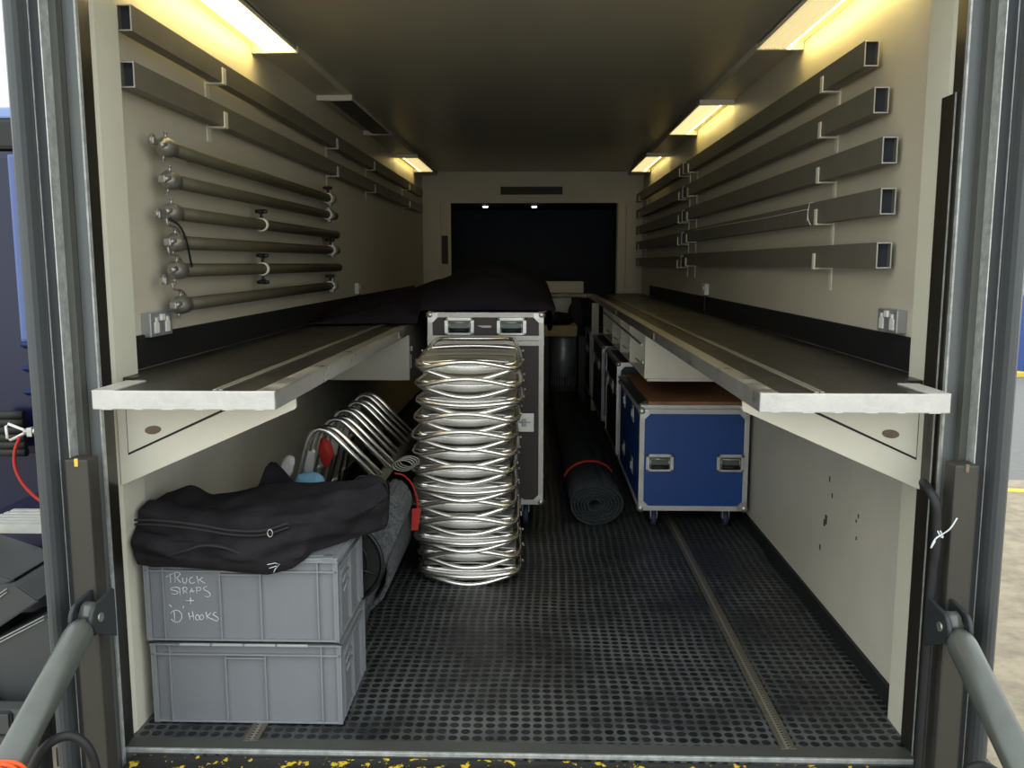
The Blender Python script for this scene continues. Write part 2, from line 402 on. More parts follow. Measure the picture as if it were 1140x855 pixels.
# tail lift columns, clevises, rams
def lift_side(s, side, lb):
    # raised plate box
    t = thing('tail_lift_column', 'grey painted %s tail lift column box with a bracket for the ram' % side, 'column', (s*1.24, 2.44, -1.1))
    b = NB(); bx(b, *sorted((s*1.205, s*1.272)), 2.39, 2.455, -1.1, .965, bev=.006); obj('column_box', b, 'frame_bx', t)
    b = NB(); bx(b, *sorted((s*1.232, s*1.242)), 2.386, 2.392, .945, .968, bev=.002); obj('paint_chip', b, 'yline' if s < 0 else 'rust', t)
    b = NB()
    for dx in (-.039, 0.019):
        x0, x1 = sorted((s*(1.195+dx), s*(1.207+dx)))
        pl = arc(2.31, .535, .043, PI*.45, PI*1.35, 14)+[(2.40, .44), (2.40, .585)]
        prism(b, pl, x0, x1, 'x', bev=.002)
    obj('clevis', b, 'frame_dk', t)
    b = NB(); cyl(b, (s*1.152, 2.31, .535), (s*1.230, 2.31, .535), .013, 16); obj('pin', b, 'clamp', t)
    r = thing('hydraulic_ram', 'thick grey hydraulic ram running down from the %s lift column to the lower %s corner' % (side, side), 'ram', (s*1.185, 2.31, .535))
    p0 = Vector((s*1.191, 2.31, .535)); p1 = Vector((s*1.191, 1.25, .0))
    d = (p1-p0).normalized()
    b = NB(); tube(b, [p0+d*.03, p0+d*.05, p0+d*.07, p0+d*.85], [.028, .036, .0385, .0385], 28); obj('cylinder', b, 'ramm', r)
    b = NB(); tube(b, [p0-d*.012+Vector((s*-.02, 0, 0)), p0-d*.012+Vector((s*.014, 0, 0))], .033, 24); obj('eye', b, 'ramm', r)
    b = NB(); tube(b, [p0+d*.83, p0+d*.87], .044, 28); obj('gland_collar', b, 'alu', r)
    b = NB(); tube(b, [p0+d*.85, p1], .02, 20); obj('piston_rod', b, 'chrome', r)
lift_side(-1, 'left', ''); lift_side(1, 'right', '')

def sm(pts, n=8):
    """Catmull-Rom through points"""
    P = [Vector(p) for p in pts]; P = [P[0]*2-P[1]]+P+[P[-1]*2-P[-2]]; out = []
    for i in range(1, len(P)-2):
        for k in range(n):
            t = k/n; a, b_, c, d = P[i-1:i+3]
            out.append(.5*((2*b_)+(-a+c)*t+(2*a-5*b_+4*c-d)*t*t+(-a+3*b_-3*c+d)*t**3))
    out.append(P[-2]); return out
b = NB(); tube(b, sm([(-1.26, 2.0, .08), (-1.22, 2.0, .2), (-1.17, 2.02, .31), (-1.11, 2.04, .335), (-1.065, 2.05, .28), (-1.06, 2.06, .15), (-1.07, 2.07, -.03)]), .012, 10)
tag(obj('hydraulic_hose', b, 'rubber'), 'black hydraulic hose looping beside the left ram at the lower left corner', 'hose')
b = NB(); tube(b, sm([(1.118, 2.1, -.03), (1.12, 2.09, .15), (1.13, 2.08, .245), (1.17, 2.06, .28), (1.22, 2.04, .24), (1.265, 2.02, .14), (1.28, 2.0, .05)]), .012, 10)
tag(obj('hydraulic_hose', b, 'rubber'), 'black hydraulic hose arching below the right ram at the lower right corner', 'hose')
b = NB(); tube(b, sm([(1.20, 2.56, .86), (1.17, 2.50, .888), (1.155, 2.43, .885), (1.163, 2.40, .855), (1.17, 2.40, .80), (1.172, 2.40, .72), (1.17, 2.41, .55), (1.17, 2.42, -.3)]), .0125, 10)
tag(obj('power_cable', b, 'rubber'), 'thick black cable hanging in the gap behind the right lift column', 'cable')
b = NB()
b_ = [(1.172+.004*math.cos(a), 2.382+.015*math.sin(a), .775+.008*math.sin(a)) for a in [i*.6 for i in range(12)]]
tube(b, b_, .0022, 6); tube(b, sm([(1.172, 2.37, .775), (1.188, 2.36, .795), (1.205, 2.36, .825)]), .0022, 6)
tube(b, sm([(1.172, 2.37, .775), (1.15, 2.36, .765), (1.14, 2.36, .74), (1.15, 2.36, .76)]), .0022, 6)
tag(obj('cable_tie', b, 'chalk'), 'frayed white cable tie around the black cable by the right column', 'cable tie')
# orange cord wound round left ram
b = NB(); pts = []
c0 = Vector((-1.187, 1.90, .325)); ax = Vector((0, -.893, -.45))
u_ = Vector((1, 0, 0)); v_ = ax.cross(u_)
for i in range(60):
    a = i/60*2*PI*3; pts.append(c0+ax*(.010*i/20)+(u_*math.cos(a)+v_*math.sin(a))*(.045+.004*math.sin(a*2.7)))
pts += [c0+Vector((.06, 0, -.04)), c0+Vector((.1, .02, -.14))]
tube(b, pts, .005, 8)
tag(obj('orange_cord', b, 'orange'), 'bright orange cord wound round the left hydraulic ram at the lower left corner', 'cord')

# ------------------------------------------------------------------ benches
def bench(s, side):
    t = thing('workbench', 'long dark topped %s bench with aluminium edging fixed along the %s wall' % (side, side), 'bench', (s*.97, 6.2, 1.1))
    X = lambda a, c: sorted((s*a, s*c))
    y0, y1 = 2.402, 10.2
    b = NB(); bx(b, *X(.70, 1.175), y0+.004, 2.70, 1.125, 1.158); bx(b, *X(.70, W-.014), 2.815, y1, 1.125, 1.158); bx(b, *X(.70, 1.238), 2.70, 2.815, 1.125, 1.158)
    obj('bench_top', b, 'ply', t)
    b = NB(); bx(b, *X(.668, .682), y0, y1, 1.108, 1.159, bev=.003); bx(b, *X(.668, .722), y0, y1, 1.158, 1.1615, bev=.001)
    for y in (4.6, 6.8): bx(b, *X(.6665, .6685), y, y+.3, 1.118, 1.15)
    obj('edge_trim', b, 'alu', t, label='battered silver edge strip along the aisle')
    b = NB(); bx(b, *X(.668, 1.182), 2.392, 2.404, 1.108, 1.161, bev=.003)
    for k in range(6):
        x = .70+k*.085; bx(b, *X(x, x+.022+.01*(k % 2)), 2.3915, 2.394, 1.107, 1.110, bev=.001)
    bx(b, *X(1.12, 1.182), 2.392, 2.6, 1.158, 1.1625, bev=.001)
    obj('end_fascia', b, 'alu_w', t, label='scratched bright aluminium end strip')
    b = NB(); bx(b, *X(.820, .848), y0+.01, y1-.6, 1.158, 1.1635, bev=.001); obj('lashing_track', b, 'holes', t, label='perforated grey strip let into the top')
    # end gusset with triangular flap
    g = thing('bench_gusset', 'white triangular end panel under the %s bench with a hinged flap' % side, 'panel', (s*1.0, 2.66, .8))
    b = NB(); prism(b, [(s*.682, 1.108), (s*.682, 1.07), (s*1.238, .824), (s*1.238, 1.108)], 2.645, 2.665, 'y', bev=.002); obj('gusset_panel', b, 'white', g)
    b = NB(); prism(b, [(s*.84, 1.09), (s*1.209, .922), (s*1.209, 1.09)], 2.6435, 2.6455, 'y'); d = obj('flap_shadow_gap', b, 'rubber', g, label='dark gap line around the flap')
    b = NB(); prism(b, [(s*.828, 1.1045), (s*1.206, .930), (s*1.206, 1.1045)], 2.640, 2.6445, 'y', bev=.001); fl = obj('flap', b, 'white', g)
    b = NB()
    ca, sa = math.cos(s*-.12), math.sin(s*-.12)
    el = [(s*1.125+(.026*math.cos(a))*ca-(.013*math.sin(a))*sa, 1.003+(.026*math.cos(a))*sa+.013*math.sin(a)*ca) for a in [2*PI*i/24 for i in range(24)]]
    prism(b, el, 2.637, 2.642, 'y', bev=.001); obj('finger_pull', b, 'rust', fl, label='worn brown oval finger pull')
bench(-1, 'left'); bench(1, 'right')

# white lockers / pigeonholes under the benches
t = thing('pigeonhole_unit', 'white open pigeonhole unit hung under the right bench with upright dividers', 'shelf unit', (.95, 6.3, .83))
b = NB(); bx(b, .70, W-.004, 5.1, 8.4, .83, .845, bev=.002); obj('bottom_board', b, 'white', t)
b = NB(); bx(b, W-.02, W-.004, 5.1, 8.4, .845, 1.123); obj('back_board', b, 'wall', t)
for y in (5.1, 5.95, 6.62, 7.35, 8.35):
    b = NB(); bx(b, .685, W-.022, y, y+.018, .846, 1.105, bev=.003); obj('divider', b, 'white', t)
b = NB(); tube(b, [(.672, 5.15, 1.04), (.672, 8.2, 1.06)], .007, 8); obj('retaining_bar', b, 'clamp', t, label='thin dark metal rod across the openings')
for y in (5.125, 5.97, 6.64, 7.37):
    b = NB(); bx(b, .672, .684, y-.01, y+.03, .93, .95, bev=.002); tube(b, [(.678, y, .94), (.66, y+.02, .94), (.66, y+.22, .94)], .004, 6); obj('bar_clip', b, 'clamp', t)
t = thing('under_bench_box', 'white box panel hung under the left bench beside the black flight case', 'box', (-.95, 6.1, .83))
b = NB(); bx(b, -W+.004, -.685, 5.1, 7.2, .83, 1.107, bev=.004); obj('box_body', b, 'white', t)
b = NB(); bx(b, -.684, -.676, 5.12, 5.15, .90, .98, bev=.002); bx(b, -.684, -.67, 5.125, 5.14, 1.0, 1.03, bev=.002); obj('hinge', b, 'clamp', t)
b = NB(); bx(b, .62, .69, 9.0, 9.07, 0, 1.106, bev=.004); o = obj('bench_post', b, 'cream'); tag(o, 'pale upright post holding up the far end of the right bench', 'post')

# cross bench at the far end with curved corner
t = thing('cross_bench', 'pale bench across the far end joining the right bench with a rounded corner', 'bench', (.4, 10.3, 0))
b = NB(); pl = [(.70, 10.19)]+[(.42+.28*(1-math.cos(a)) if False else .70-.25*math.sin(a), 10.19-.30*(1-math.cos(a))*0+.0) for a in []]
pl = [(1.25, 10.205), (.70, 10.205), (.64, 10.23), (.56, 10.28), (.45, 10.31), (-.2, 10.31), (-.2, 10.44), (1.25, 10.44)]
prism(b, pl, 1.125, 1.158, 'z'); obj('bench_top', b, 'ply', t)
b = NB(); pts = [(.70, 10.2, 1.135), (.64, 10.225, 1.135), (.56, 10.273, 1.135), (.45, 10.303, 1.135), (.13, 10.303, 1.135)]
for p, q in zip(pts, pts[1:]): tube(b, [p, q], .022, 8)
obj('edge_trim', b, 'alu_w', t)
b = NB(); bx(b, .02, .46, 10.34, 10.44, .0, 1.12, bev=.004); bx(b, .03, .45, 10.332, 10.342, .98, 1.10, bev=.002); obj('cabinet_front', b, 'cream', t)
b = NB(); bx(b, .04, .60, 10.33, 10.44, 1.16, 1.30, bev=.012); o = obj('grey_box', b, 'wall'); tag(o, 'low pale box standing on the cross bench at the far end', 'box')

# ------------------------------------------------------------------ wall brackets and tubes
def hook(b, s, y, z, x_in, w=.032):
    """J shaped hook: arm from the wall, turned up lip"""
    x0, x1 = sorted((s*(x_in-.006), s*(W-.002))); bx(b, x0, x1, y-w/2, y+w/2, z-.007, z, bev=.002)
    x0, x1 = sorted((s*(x_in-.008), s*(x_in-.002))); bx(b, x0, x1, y-w/2, y+w/2, z-.007, z+.058, bev=.0025)
    x0, x1 = sorted((s*(W-.006), s*W)); bx(b, x0, x1, y-w/2, y+w/2, z-.06, z+.01, bev=.001)
def boxtube(name, lb, s, y0, y1, z0, z1, x_in, x_out, grp, m='boxtube'):
    t = thing(name, lb, 'metal tube', (s*(x_in+x_out)/2, (y0+y1)/2, z0), grp)
    b = NB(); w = .004
    xa, xb = sorted((s*x_in, s*x_out))
    bx(b, xa, xb, y0, y1, z1-w, z1); bx(b, xa, xb, y0, y1, z0, z0+w)
    bx(b, xa, xa+w, y0, y1, z0+w, z1-w); bx(b, xb-w, xb, y0, y1, z0+w, z1-w)
    obj('tube_wall', b, m, t)
    b = NB(); bx(b, xa+w, xb-w, y1-.016, y1-.012, z0+w, z1-w); obj('inner_plug', b, 'tubein', t)
    b = NB(); bx(b, xa+w, xb-w, y0+.025, y0+.029, z0+w, z1-w)
    obj('inner_plug', b, 'tubein', t, label='dark inside of the open end')
    b = NB()
    e = .0025; l = y0-.0015
    bx(b, xa, xb, l, y0, z1-w, z1); bx(b, xa, xb, l, y0, z0, z0+w); bx(b, xa, xa+w, l, y0, z0+w, z1-w); bx(b, xb-w, xb, l, y0, z0+w, z1-w)
    obj('cut_edge', b, 'alu_w', t, label='bright saw cut edge')
    return t
RZ = [(2.293, 3.285), (2.113, 3.17), (1.933, 3.07), (1.764, 3.06), (1.583, 3.07)]
ordn = ['topmost', 'second from the top', 'middle', 'second from the bottom', 'lowest']
for (z, y0), o_ in zip(RZ, ordn):
    boxtube('box_tube', 'near grey box tube on the right wall, %s of five' % o_, 1, y0, 7.06, z-.088, z, 1.215, 1.266, 'near box tubes on the right wall')
for k, ((z, _), o_) in enumerate(zip(RZ, ordn)):
    boxtube('box_tube', 'far grey box tube on the right wall, %s of five' % o_, 1, 7.11, 10.4-.02*k, z-.088-.004*k, z-.004*k, 1.20, 1.25, 'far box tubes on the right wall')
for y, lb in ((3.74, 'white bracket strip with five hooks holding the near ends of the right wall tubes'), (6.93, 'white bracket strip with hooks near the middle of the right wall'),
              (7.26, 'white bracket strip holding the near ends of the far set of tubes'), (10.05, 'white bracket strip holding the far ends of the far set of tubes')):
    t = thing('hook_bracket', lb, 'bracket', (W, y, 1.4), 'white hook brackets on the right wall')
    b = NB(); bx(b, W-.004, W, y-.014, y+.014, 1.40, 2.24, bev=.001); obj('wall_strip', b, 'white', t)
    for k, (z, _) in enumerate(RZ):
        far = y > 7.1
        b = NB(); hook(b, 1, y, z-.0885-(.004*k if far else 0), 1.20 if far else 1.215); obj('hook', b, 'white', t)
LZ = [(2.235, 2.315), (2.063, 2.143)]
for (z0, z1), nm in zip(LZ, ('upper', 'lower')):
    boxtube('box_tube', '%s of two long grey box section tubes running the length of the left wall' % nm, -1, 2.852, 9.93, z0, z1, 1.215, 1.262, 'box tubes on the left wall')
    for y, q in ((3.66, 'nearest the opening'), (5.70, 'second from the opening'), (7.0, 'third from the opening'), (8.9, 'furthest from the opening')):
        b = NB(); hook(b, -1, y, z0-.0005, 1.215, .04)
        o = obj('wall_hook', b, 'white'); tag(o, 'white hook under the %s left box tube, %s' % (nm, q), 'hook', 'white hooks on the left wall')
# string tied round a right tube
b = NB(); tube(b, [(1.211, 3.86, 1.69), (1.211, 3.84, 1.755), (1.215, 3.84, 1.767), (1.265, 3.84, 1.767)], .002, 6); tube(b, sm([(1.211, 3.85, 1.74), (1.208, 4.6, 1.738), (1.208, 5.4, 1.745), (1.209, 6.6, 1.75)]), .0015, 6)
tube(b, sm([(1.211, 3.85, 1.74), (1.203, 3.82, 1.70), (1.203, 3.78, 1.67)]), .002, 6)
tag(obj('string', b, 'chalk'), 'thin pale string tied round the second lowest tube on the right wall', 'string')

# round poles on the left wall
PZ = [(1.908, 1.905), (1.798, 1.806), (1.688, 1.690), (1.585, 1.592), (1.487, 1.484), (1.364, 1.372)]
PN = ['topmost', 'second from the top', 'third from the top', 'third from the bottom', 'second from the bottom', 'lowest']
xr = -1.222; R_ = .0245
for k, ((za, zb), nm) in enumerate(zip(PZ, PN)):
    ya = [3.08, 3.10, 3.10, 3.12, 3.12, 3.14][k]; yb = [5.58, 5.62, 5.66, 5.66, 5.70, 5.58][k]
    t = thing('scaffold_pole', 'round grey clamped pole on the left wall, %s of six' % nm, 'pole', (xr, (ya+yb)/2, za), 'round poles on the left wall')
    zz = lambda y: za+(zb-za)*(y-ya)/(yb-ya)
    b = NB(); tube(b, [(xr, ya, za), (xr, yb, zb)], R_, 24); obj('pole_tube', b, 'pole', t)
    # clamp at near end
    b = NB(); c = Vector((xr, ya-.012, za))
    tube(b, [c+Vector((0, .05, 0)), c+Vector((0, -.002, 0)), c+Vector((0, -.02, 0)), c+Vector((0, -.035, 0))], [.031, .033, .024, .008], 20)
    a0 = random.uniform(0, 6.28)
    for dz in (-1, 1):
        dv = Vector((math.sin(.5*dz)*.3, 0, dz)).normalized()
        cyl(b, c+dv*.026, c+dv*.046, .0055, 8); cyl(b, c+dv*.046, c+dv*.05, .008, 6)
    cyl(b, c+Vector((.0, -.045, .0)), c+Vector((.012, -.02, .006)), .011, 10)
    if k in (0, 2, 4): # swivelling second half of the clamp
        q = c+Vector((-.012, -.062, .012*(1-k)))
        tube(b, arcp := [(q.x+.0, q.y+.019*math.cos(a), q.z+.019*math.sin(a)) for a in [i*PI/6-.6 for i in range(9)]], .0065, 8)
        bx(b, q.x-.012, q.x+.012, q.y-.022, q.y+.004, q.z-.012, q.z+.012, bev=.004)
    else:
        bx(b, c.x-.016, c.x+.010, c.y-.052, c.y-.028, c.z-.013, c.z+.013, bev=.005)
    if k >= 3: # sprung arm of the clamp
        tube(b, sm([c+Vector((.012, .03, .034)), c+Vector((.012, -.005, .052)), c+Vector((.008, -.045, .055)), c+Vector((.005, -.06, .062)), c+Vector((.003, -.062, .08))]), .004, 8)
    obj('end_clamp', b, 'clamp', t)
    # retaining rings with wing knobs
    ms = {0: [(5.45, 1)], 1: [(5.42, 0)], 2: [(4.12, 1)], 3: [(5.48, 1)], 4: [(4.11, 2)], 5: [(5.45, 1)]}[k]
    for (y, kn) in ms:
        b = NB(); z = zz(y)
        tube(b, [(xr, y-.012, z), (xr, y+.012, z)], .031, 24); rg = obj('retaining_ring', b, 'white', t)
        for sg in ([1] if kn == 1 else [1, -1] if kn == 2 else []):
            b = NB(); cyl(b, (xr, y, z+sg*.028), (xr, y, z+sg*.058), .007, 10)
            for a in (0, PI/2, PI, 1.5*PI): tube(b, [(xr, y, z+sg*.06), (xr+.028*math.cos(a), y+.028*math.sin(a), z+sg*.062)], [.012, .008], 8)
            obj('wing_knob', b, 'blackp', rg)
        if y > 5: 
            b = NB(); tube(b, [(xr, y+.03, z), (xr, y+.10, z)], .032, 20); bx(b, xr-.012, xr+.012, y+.03, y+.08, z-.045, z+.045, bev=.005); obj('far_clamp', b, 'clamp', t)
    b = NB()
    for y in (ya+.35, yb-.5): bx(b, -W, xr-R_*.6, y-.012, y+.012, zz(y)-.012, zz(y)+.012, bev=.002)
    obj('wall_clip', b, 'clamp', t)
b = NB(); tube(b, sm([(-1.21, 3.05, 1.665), (-1.195, 3.10, 1.64), (-1.19, 3.14, 1.59), (-1.195, 3.19, 1.50)]), .004, 8)
tag(obj('thin_cord', b, 'blackp'), 'short thin black cord hanging from the third clamp on the left wall', 'cord')

# sockets
def twin_socket(s, y0, y1, z0, z1, lb):
    t = thing('wall_socket', lb, 'socket', (s*W, (y0+y1)/2, z0))
    x = lambda a, c: sorted((s*(W-a), s*(W-c)))
    b = NB(); bx(b, *x(0, .035), y0, y1, z0, z1, bev=.004); obj('metal_plate', b, 'sock', t)
    ym = (y0+y1)/2; zm = (z0+z1)/2
    for d in (-.045, .045):
        b = NB(); bx(b, *x(.034, .038), ym+d-.018, ym+d+.018, zm-.03, zm+.008, bev=.002); bx(b, *x(.034, .039), ym+d-.008, ym+d+.008, zm+.008, zm+.024, bev=.002); obj('outlet', b, 'sockw', t)
    b = NB(); bx(b, *x(.034, .042), ym-.014, ym+.014, zm+.012, zm+.034, bev=.002); obj('rocker_switch', b, 'sockw', t)
twin_socket(-1, 2.95, 3.125, 1.262, 1.345, 'metal twin power socket on the left wall below the poles, near the opening')
twin_socket(1, 2.955, 3.12, 1.28, 1.358, 'metal twin power socket on the right wall below the tubes, near the opening')
for s, y, q in ((-1, 6.55, 'left'), (1, 6.42, 'right')):
    t = thing('wall_socket', 'small white surface mounted socket far along the %s wall above the bench' % q, 'socket', (s*W, y, 1.28))
    b = NB(); bx(b, *sorted((s*W, s*(W-.03))), y-.06, y+.06, 1.285, 1.365, bev=.004); obj('socket_box', b, 'sockw', t)
    b = NB(); bx(b, *sorted((s*(W-.029), s*(W-.036))), y-.015, y+.015, 1.32, 1.345, bev=.002); obj('rocker_switch', b, 'sock', t)
    b = NB(); bx(b, *sorted((s*(W-.012), s*(W-.022))), y-.01, y+.01, 1.16, 1.286, bev=.002); obj('conduit', b, 'band', t)

# ------------------------------------------------------------------ strip lights
YEL = (1., .78, .28); YEL2 = (1., .80, .38)
def strip(s, y0, y1, lb, strength, lit=True, side=9.):
    t = thing('strip_light', lb, 'light', (s*1.14, (y0+y1)/2, H-.04), 'strip lights along the ceiling edges')
    x = lambda a, c: sorted((s*a, s*c))
    zt = H-.038; zb = 2.492
    b = NB(); bx(b, *x(1.07, 1.21), y0, y1, zt-.015, zt, bev=.003); bx(b, *x(1.07, 1.078), y0, y1, zb+.004, zt, bev=.002)
    obj('housing', b, 'white', t)
    for ya, yb in ((y0-.012, y0+.004), (y1-.004, y1+.012)):
        b = NB(); bx(b, *x(1.068, W-.002), ya, yb, zb-.004, zt, bev=.002); obj('end_cap', b, 'white', t)  # caps lengthened to the wall to cut the glow off sharply
    b = NB()
    n = 9
    for i in range(n):
        xa = 1.079+i*(.128/n); xb = xa+.128/n
        prism(b, [(s*xa, zb+.004), (s*(xa+xb)/2, zb-.001), (s*xb, zb+.004), (s*xb, zt-.016), (s*xa, zt-.016)], y0+.005, y1-.005, 'y')
    obj('diffuser', b, emit('lit_diffuser_%d' % int(strength*10), YEL2, strength) if lit else 'lens_off', t, label='glowing ribbed cover' if lit else 'dark unlit cover')
    b = NB(); bx(b, *x(1.2075, 1.213), y0+.006, y1-.006, zb+.003, zt-.015); obj('added_glow_strip', b, emit('added_glow_strip_%d' % int(side*10), YEL, side) if lit else 'lens_off', t)  # hidden emitter added to throw a yellow glow onto the wall
strip(-1, 2.95, 4.27, 'brightly lit strip light on the left ceiling edge nearest the opening', 2.9, side=34.)
strip(-1, 5.5, 6.94, 'unlit strip light in the middle of the left ceiling edge', 0, False)
strip(-1, 8.45, 9.72, 'lit strip light at the far end of the left ceiling edge', .8, side=12.)
strip(1, 2.95, 4.27, 'glowing ribbed strip light on the right ceiling edge nearest the opening', .72, side=34.)
strip(1, 5.72, 7.0, 'glowing strip light in the middle of the right ceiling edge', .95, side=19.)
strip(1, 8.42, 9.78, 'glowing strip light at the far end of the right ceiling edge', .85, side=12.)

# ------------------------------------------------------------------ flight cases
def castor(t, x, y, ztop):
    b = NB(); bx(b, x-.035, x+.035, y-.04, y+.04, ztop-.008, ztop, bev=.002)
    for dx in (-.02, .016): bx(b, x+dx, x+dx+.004, y-.02, y+.03, ztop-.065, ztop-.006, bev=.001)
    c = obj('castor', b, 'alu', t)
    r = (ztop-.0)*.42
    b = NB(); cyl(b, (x-.014, y+.015, r), (x+.014, y+.015, r), r, 24); obj('wheel', b, mat_wheel, c)
mat_wheel = mat('blue_grey_wheel', (52, 62, 82), .6)
def recess_handle(t, xc, y, zc, w, h):
    """sprung handle in a dish on a face looking at -y"""
    b = NB()
    fw = .012
    bx(b, xc-w/2, xc+w/2, y-.003, y, zc+h/2-fw*1.4, zc+h/2, bev=.001); bx(b, xc-w/2, xc+w/2, y-.003, y, zc-h/2, zc-h/2+fw, bev=.001)
    bx(b, xc-w/2, xc-w/2+fw*1.6, y-.003, y, zc-h/2, zc+h/2, bev=.001); bx(b, xc+w/2-fw*1.6, xc+w/2, y-.003, y, zc-h/2, zc+h/2, bev=.001)
    for i in range(4):
        for zz_ in (zc-h/2+.006, zc+h/2-.007):
            cyl(b, (xc-w/2+.012+i*(w-.024)/3, y-.005, zz_), (xc-w/2+.012+i*(w-.024)/3, y-.002, zz_), .003, 8)
    d = obj('handle_dish', b, 'alu', t)
    b = NB(); bx(b, xc-w/2+.015, xc+w/2-.015, y-.0015, y-.0005, zc-h/2+.01, zc+h/2-.012); obj('dish_well', b, 'well', d)
    b = NB()
    x0, x1 = xc-w/2+.026, xc+w/2-.026
    tube(b, [(x0, y-.006, zc+h/2-.03), (x0, y-.006, zc-h/2+.03)], .004, 8); tube(b, [(x1, y-.006, zc+h/2-.03), (x1, y-.006, zc-h/2+.03)], .004, 8)
    tube(b, [(x0, y-.006, zc+h/2-.028), (x1, y-.006, zc+h/2-.028)], .0045, 8); obj('bail', b, 'alu', d)
    b = NB(); tube(b, [(x0+.004, y-.009, zc-h/2+.026), (x1-.004, y-.009, zc-h/2+.026)], .0125, 12); obj('grip', b, 'rubber', d)
def butterfly(t, xc, y, zc, w=.10, h=.10, ax='y'):
    b = NB()
    def B(bb, x0, x1, y0, y1, z0, z1, bev=0):
        if ax == 'y': bx(bb, x0, x1, y0, y1, z0, z1, bev=bev)
        else: bx(bb, y0-y+xc, y1-y+xc, x0-xc+y, x1-xc+y, z0, z1, bev=bev)
    B(b, xc-w/2, xc+w/2, y-.003, y, zc-h/2, zc+h/2, .001); B(b, xc-w/2+.014, xc+w/2-.014, y-.0045, y-.003, zc-h/2+.014, zc+h/2-.014, .0005)
    d = obj('latch_plate', b, 'alu', t)
    b = NB(); B(b, xc-w/2+.02, xc+w/2-.02, y-.007, y-.004, zc-.004, zc+.006, .001); B(b, xc-.012, xc+.012, y-.012, y-.004, zc-.022, zc+.022, .003); obj('latch_key', b, 'steel', d)
def ball(bm, c, r, s=(1, 1, 1)):
    m = Matrix.Translation(c) @ Matrix.Diagonal((*s, 1))
    g = bmesh.ops.create_uvsphere(bm, u_segments=14, v_segments=8, radius=r, matrix=m)
    for v in g['verts']:
        for f in v.link_faces: f.smooth = True
def flight_case(name, lb, X0, X1, Y0, Y1, Z0, Z1, panel, seam=None, e=.028, castors=True, edge='alu_w', grp=None):
    t = thing(name, lb, 'flight case', ((X0+X1)/2, (Y0+Y1)/2, 0), grp)
    b = NB(); bx(b, X0+.006, X1-.006, Y0+.006, Y1-.006, Z0+.004, Z1-.004); obj('panels', b, panel, t)
    b = NB()
    for x in (X0, X1-e):
        for y in (Y0, Y1-e): bx(b, x, x+e, y, y+e, Z0, Z1, bev=.002)
        for z in (Z0, Z1-e): bx(b, x, x+e, Y0, Y1, z, z+e, bev=.002)
    for y in (Y0, Y1-e):
        for z in (Z0, Z1-e): bx(b, X0, X1, y, y+e, z, z+e, bev=.002)
    if seam:
        for z in seam:
            bx(b, X0-.001, X1+.001, Y0-.002, Y0+.01, z+.001, z+.028, bev=.001); bx(b, X0-.001, X1+.001, Y0-.002, Y0+.01, z-.028, z-.001, bev=.001)
            bx(b, X0-.002, X0+.01, Y0, Y1, z-.028, z+.028, bev=.001); bx(b, X1-.01, X1+.002, Y0, Y1, z-.028, z+.028, bev=.001)
    n = 6
    for i in range(n):  # rivets
        x = X0+(i+.5)*(X1-X0)/n
        for z in (Z0+e/2, Z1-e/2): cyl(b, (x, Y0-.003, z), (x, Y0, z), .0035, 8)
        z = Z0+(i+.5)*(Z1-Z0)/n
        for x2 in (X0+e/2, X1-e/2): cyl(b, (x2, Y0-.003, z), (x2, Y0, z), .0035, 8)
    obj('edging', b, edge, t)
    for x, sx in ((X0, 1), (X1, -1)):
        for z, sz in ((Z0, 1), (Z1, -1)):
            for y, sy in ((Y0, 1), (Y1, -1)):
                b = NB(); ball(b, (x+sx*.014, y+sy*.014, z+sz*.014), .024)
                if sy > 0:
                    prism(b, [(x+sx*.004, z+sz*.004), (x+sx*.06, z+sz*.004), (x+sx*.055, z+sz*.03), (x+sx*.03, z+sz*.055), (x+sx*.004, z+sz*.06)], y-.004, y+.001, 'y')
                    for q in ((.048, .018), (.018, .048)): cyl(b, (x+sx*q[0], y-.007, z+sz*q[1]), (x+sx*q[0], y-.003, z+sz*q[1]), .004, 8)
                obj('ball_corner', b, 'alu', t)
    if castors:
        for x in (X0+.10, X1-.10):
            for y in (Y0+.09, Y1-.12): castor(t, x, y, Z0)
    return t
# tall black case behind the chairs
t = flight_case('flight_case', 'tall black flight case with bright edging standing behind the stack of silver chairs', -.553, .097, 4.9, 5.55, .142, 1.24, 'blackl', seam=(1.083,))
recess_handle(t, -.375, 4.899, 1.163, .165, .098); recess_handle(t, -.083, 4.899, 1.163, .165, .098)
butterfly(t, -.012, 4.899, .62, .11, .105); butterfly(t, -.445, 4.899, .62, .11, .105)
b = NB()
for i in range(9): bx(b, -.262+i*.0075, -.2565+i*.0075, 4.8975, 4.9045, 1.158+(.002 if i < 2 else 0), 1.166)
bx(b, -.27, -.20, 4.8978, 4.905, 1.1635, 1.167); bx(b, -.25, -.2, 4.8978, 4.905, 1.156, 1.159)
obj('logo_mark', b, 'chalk', t)
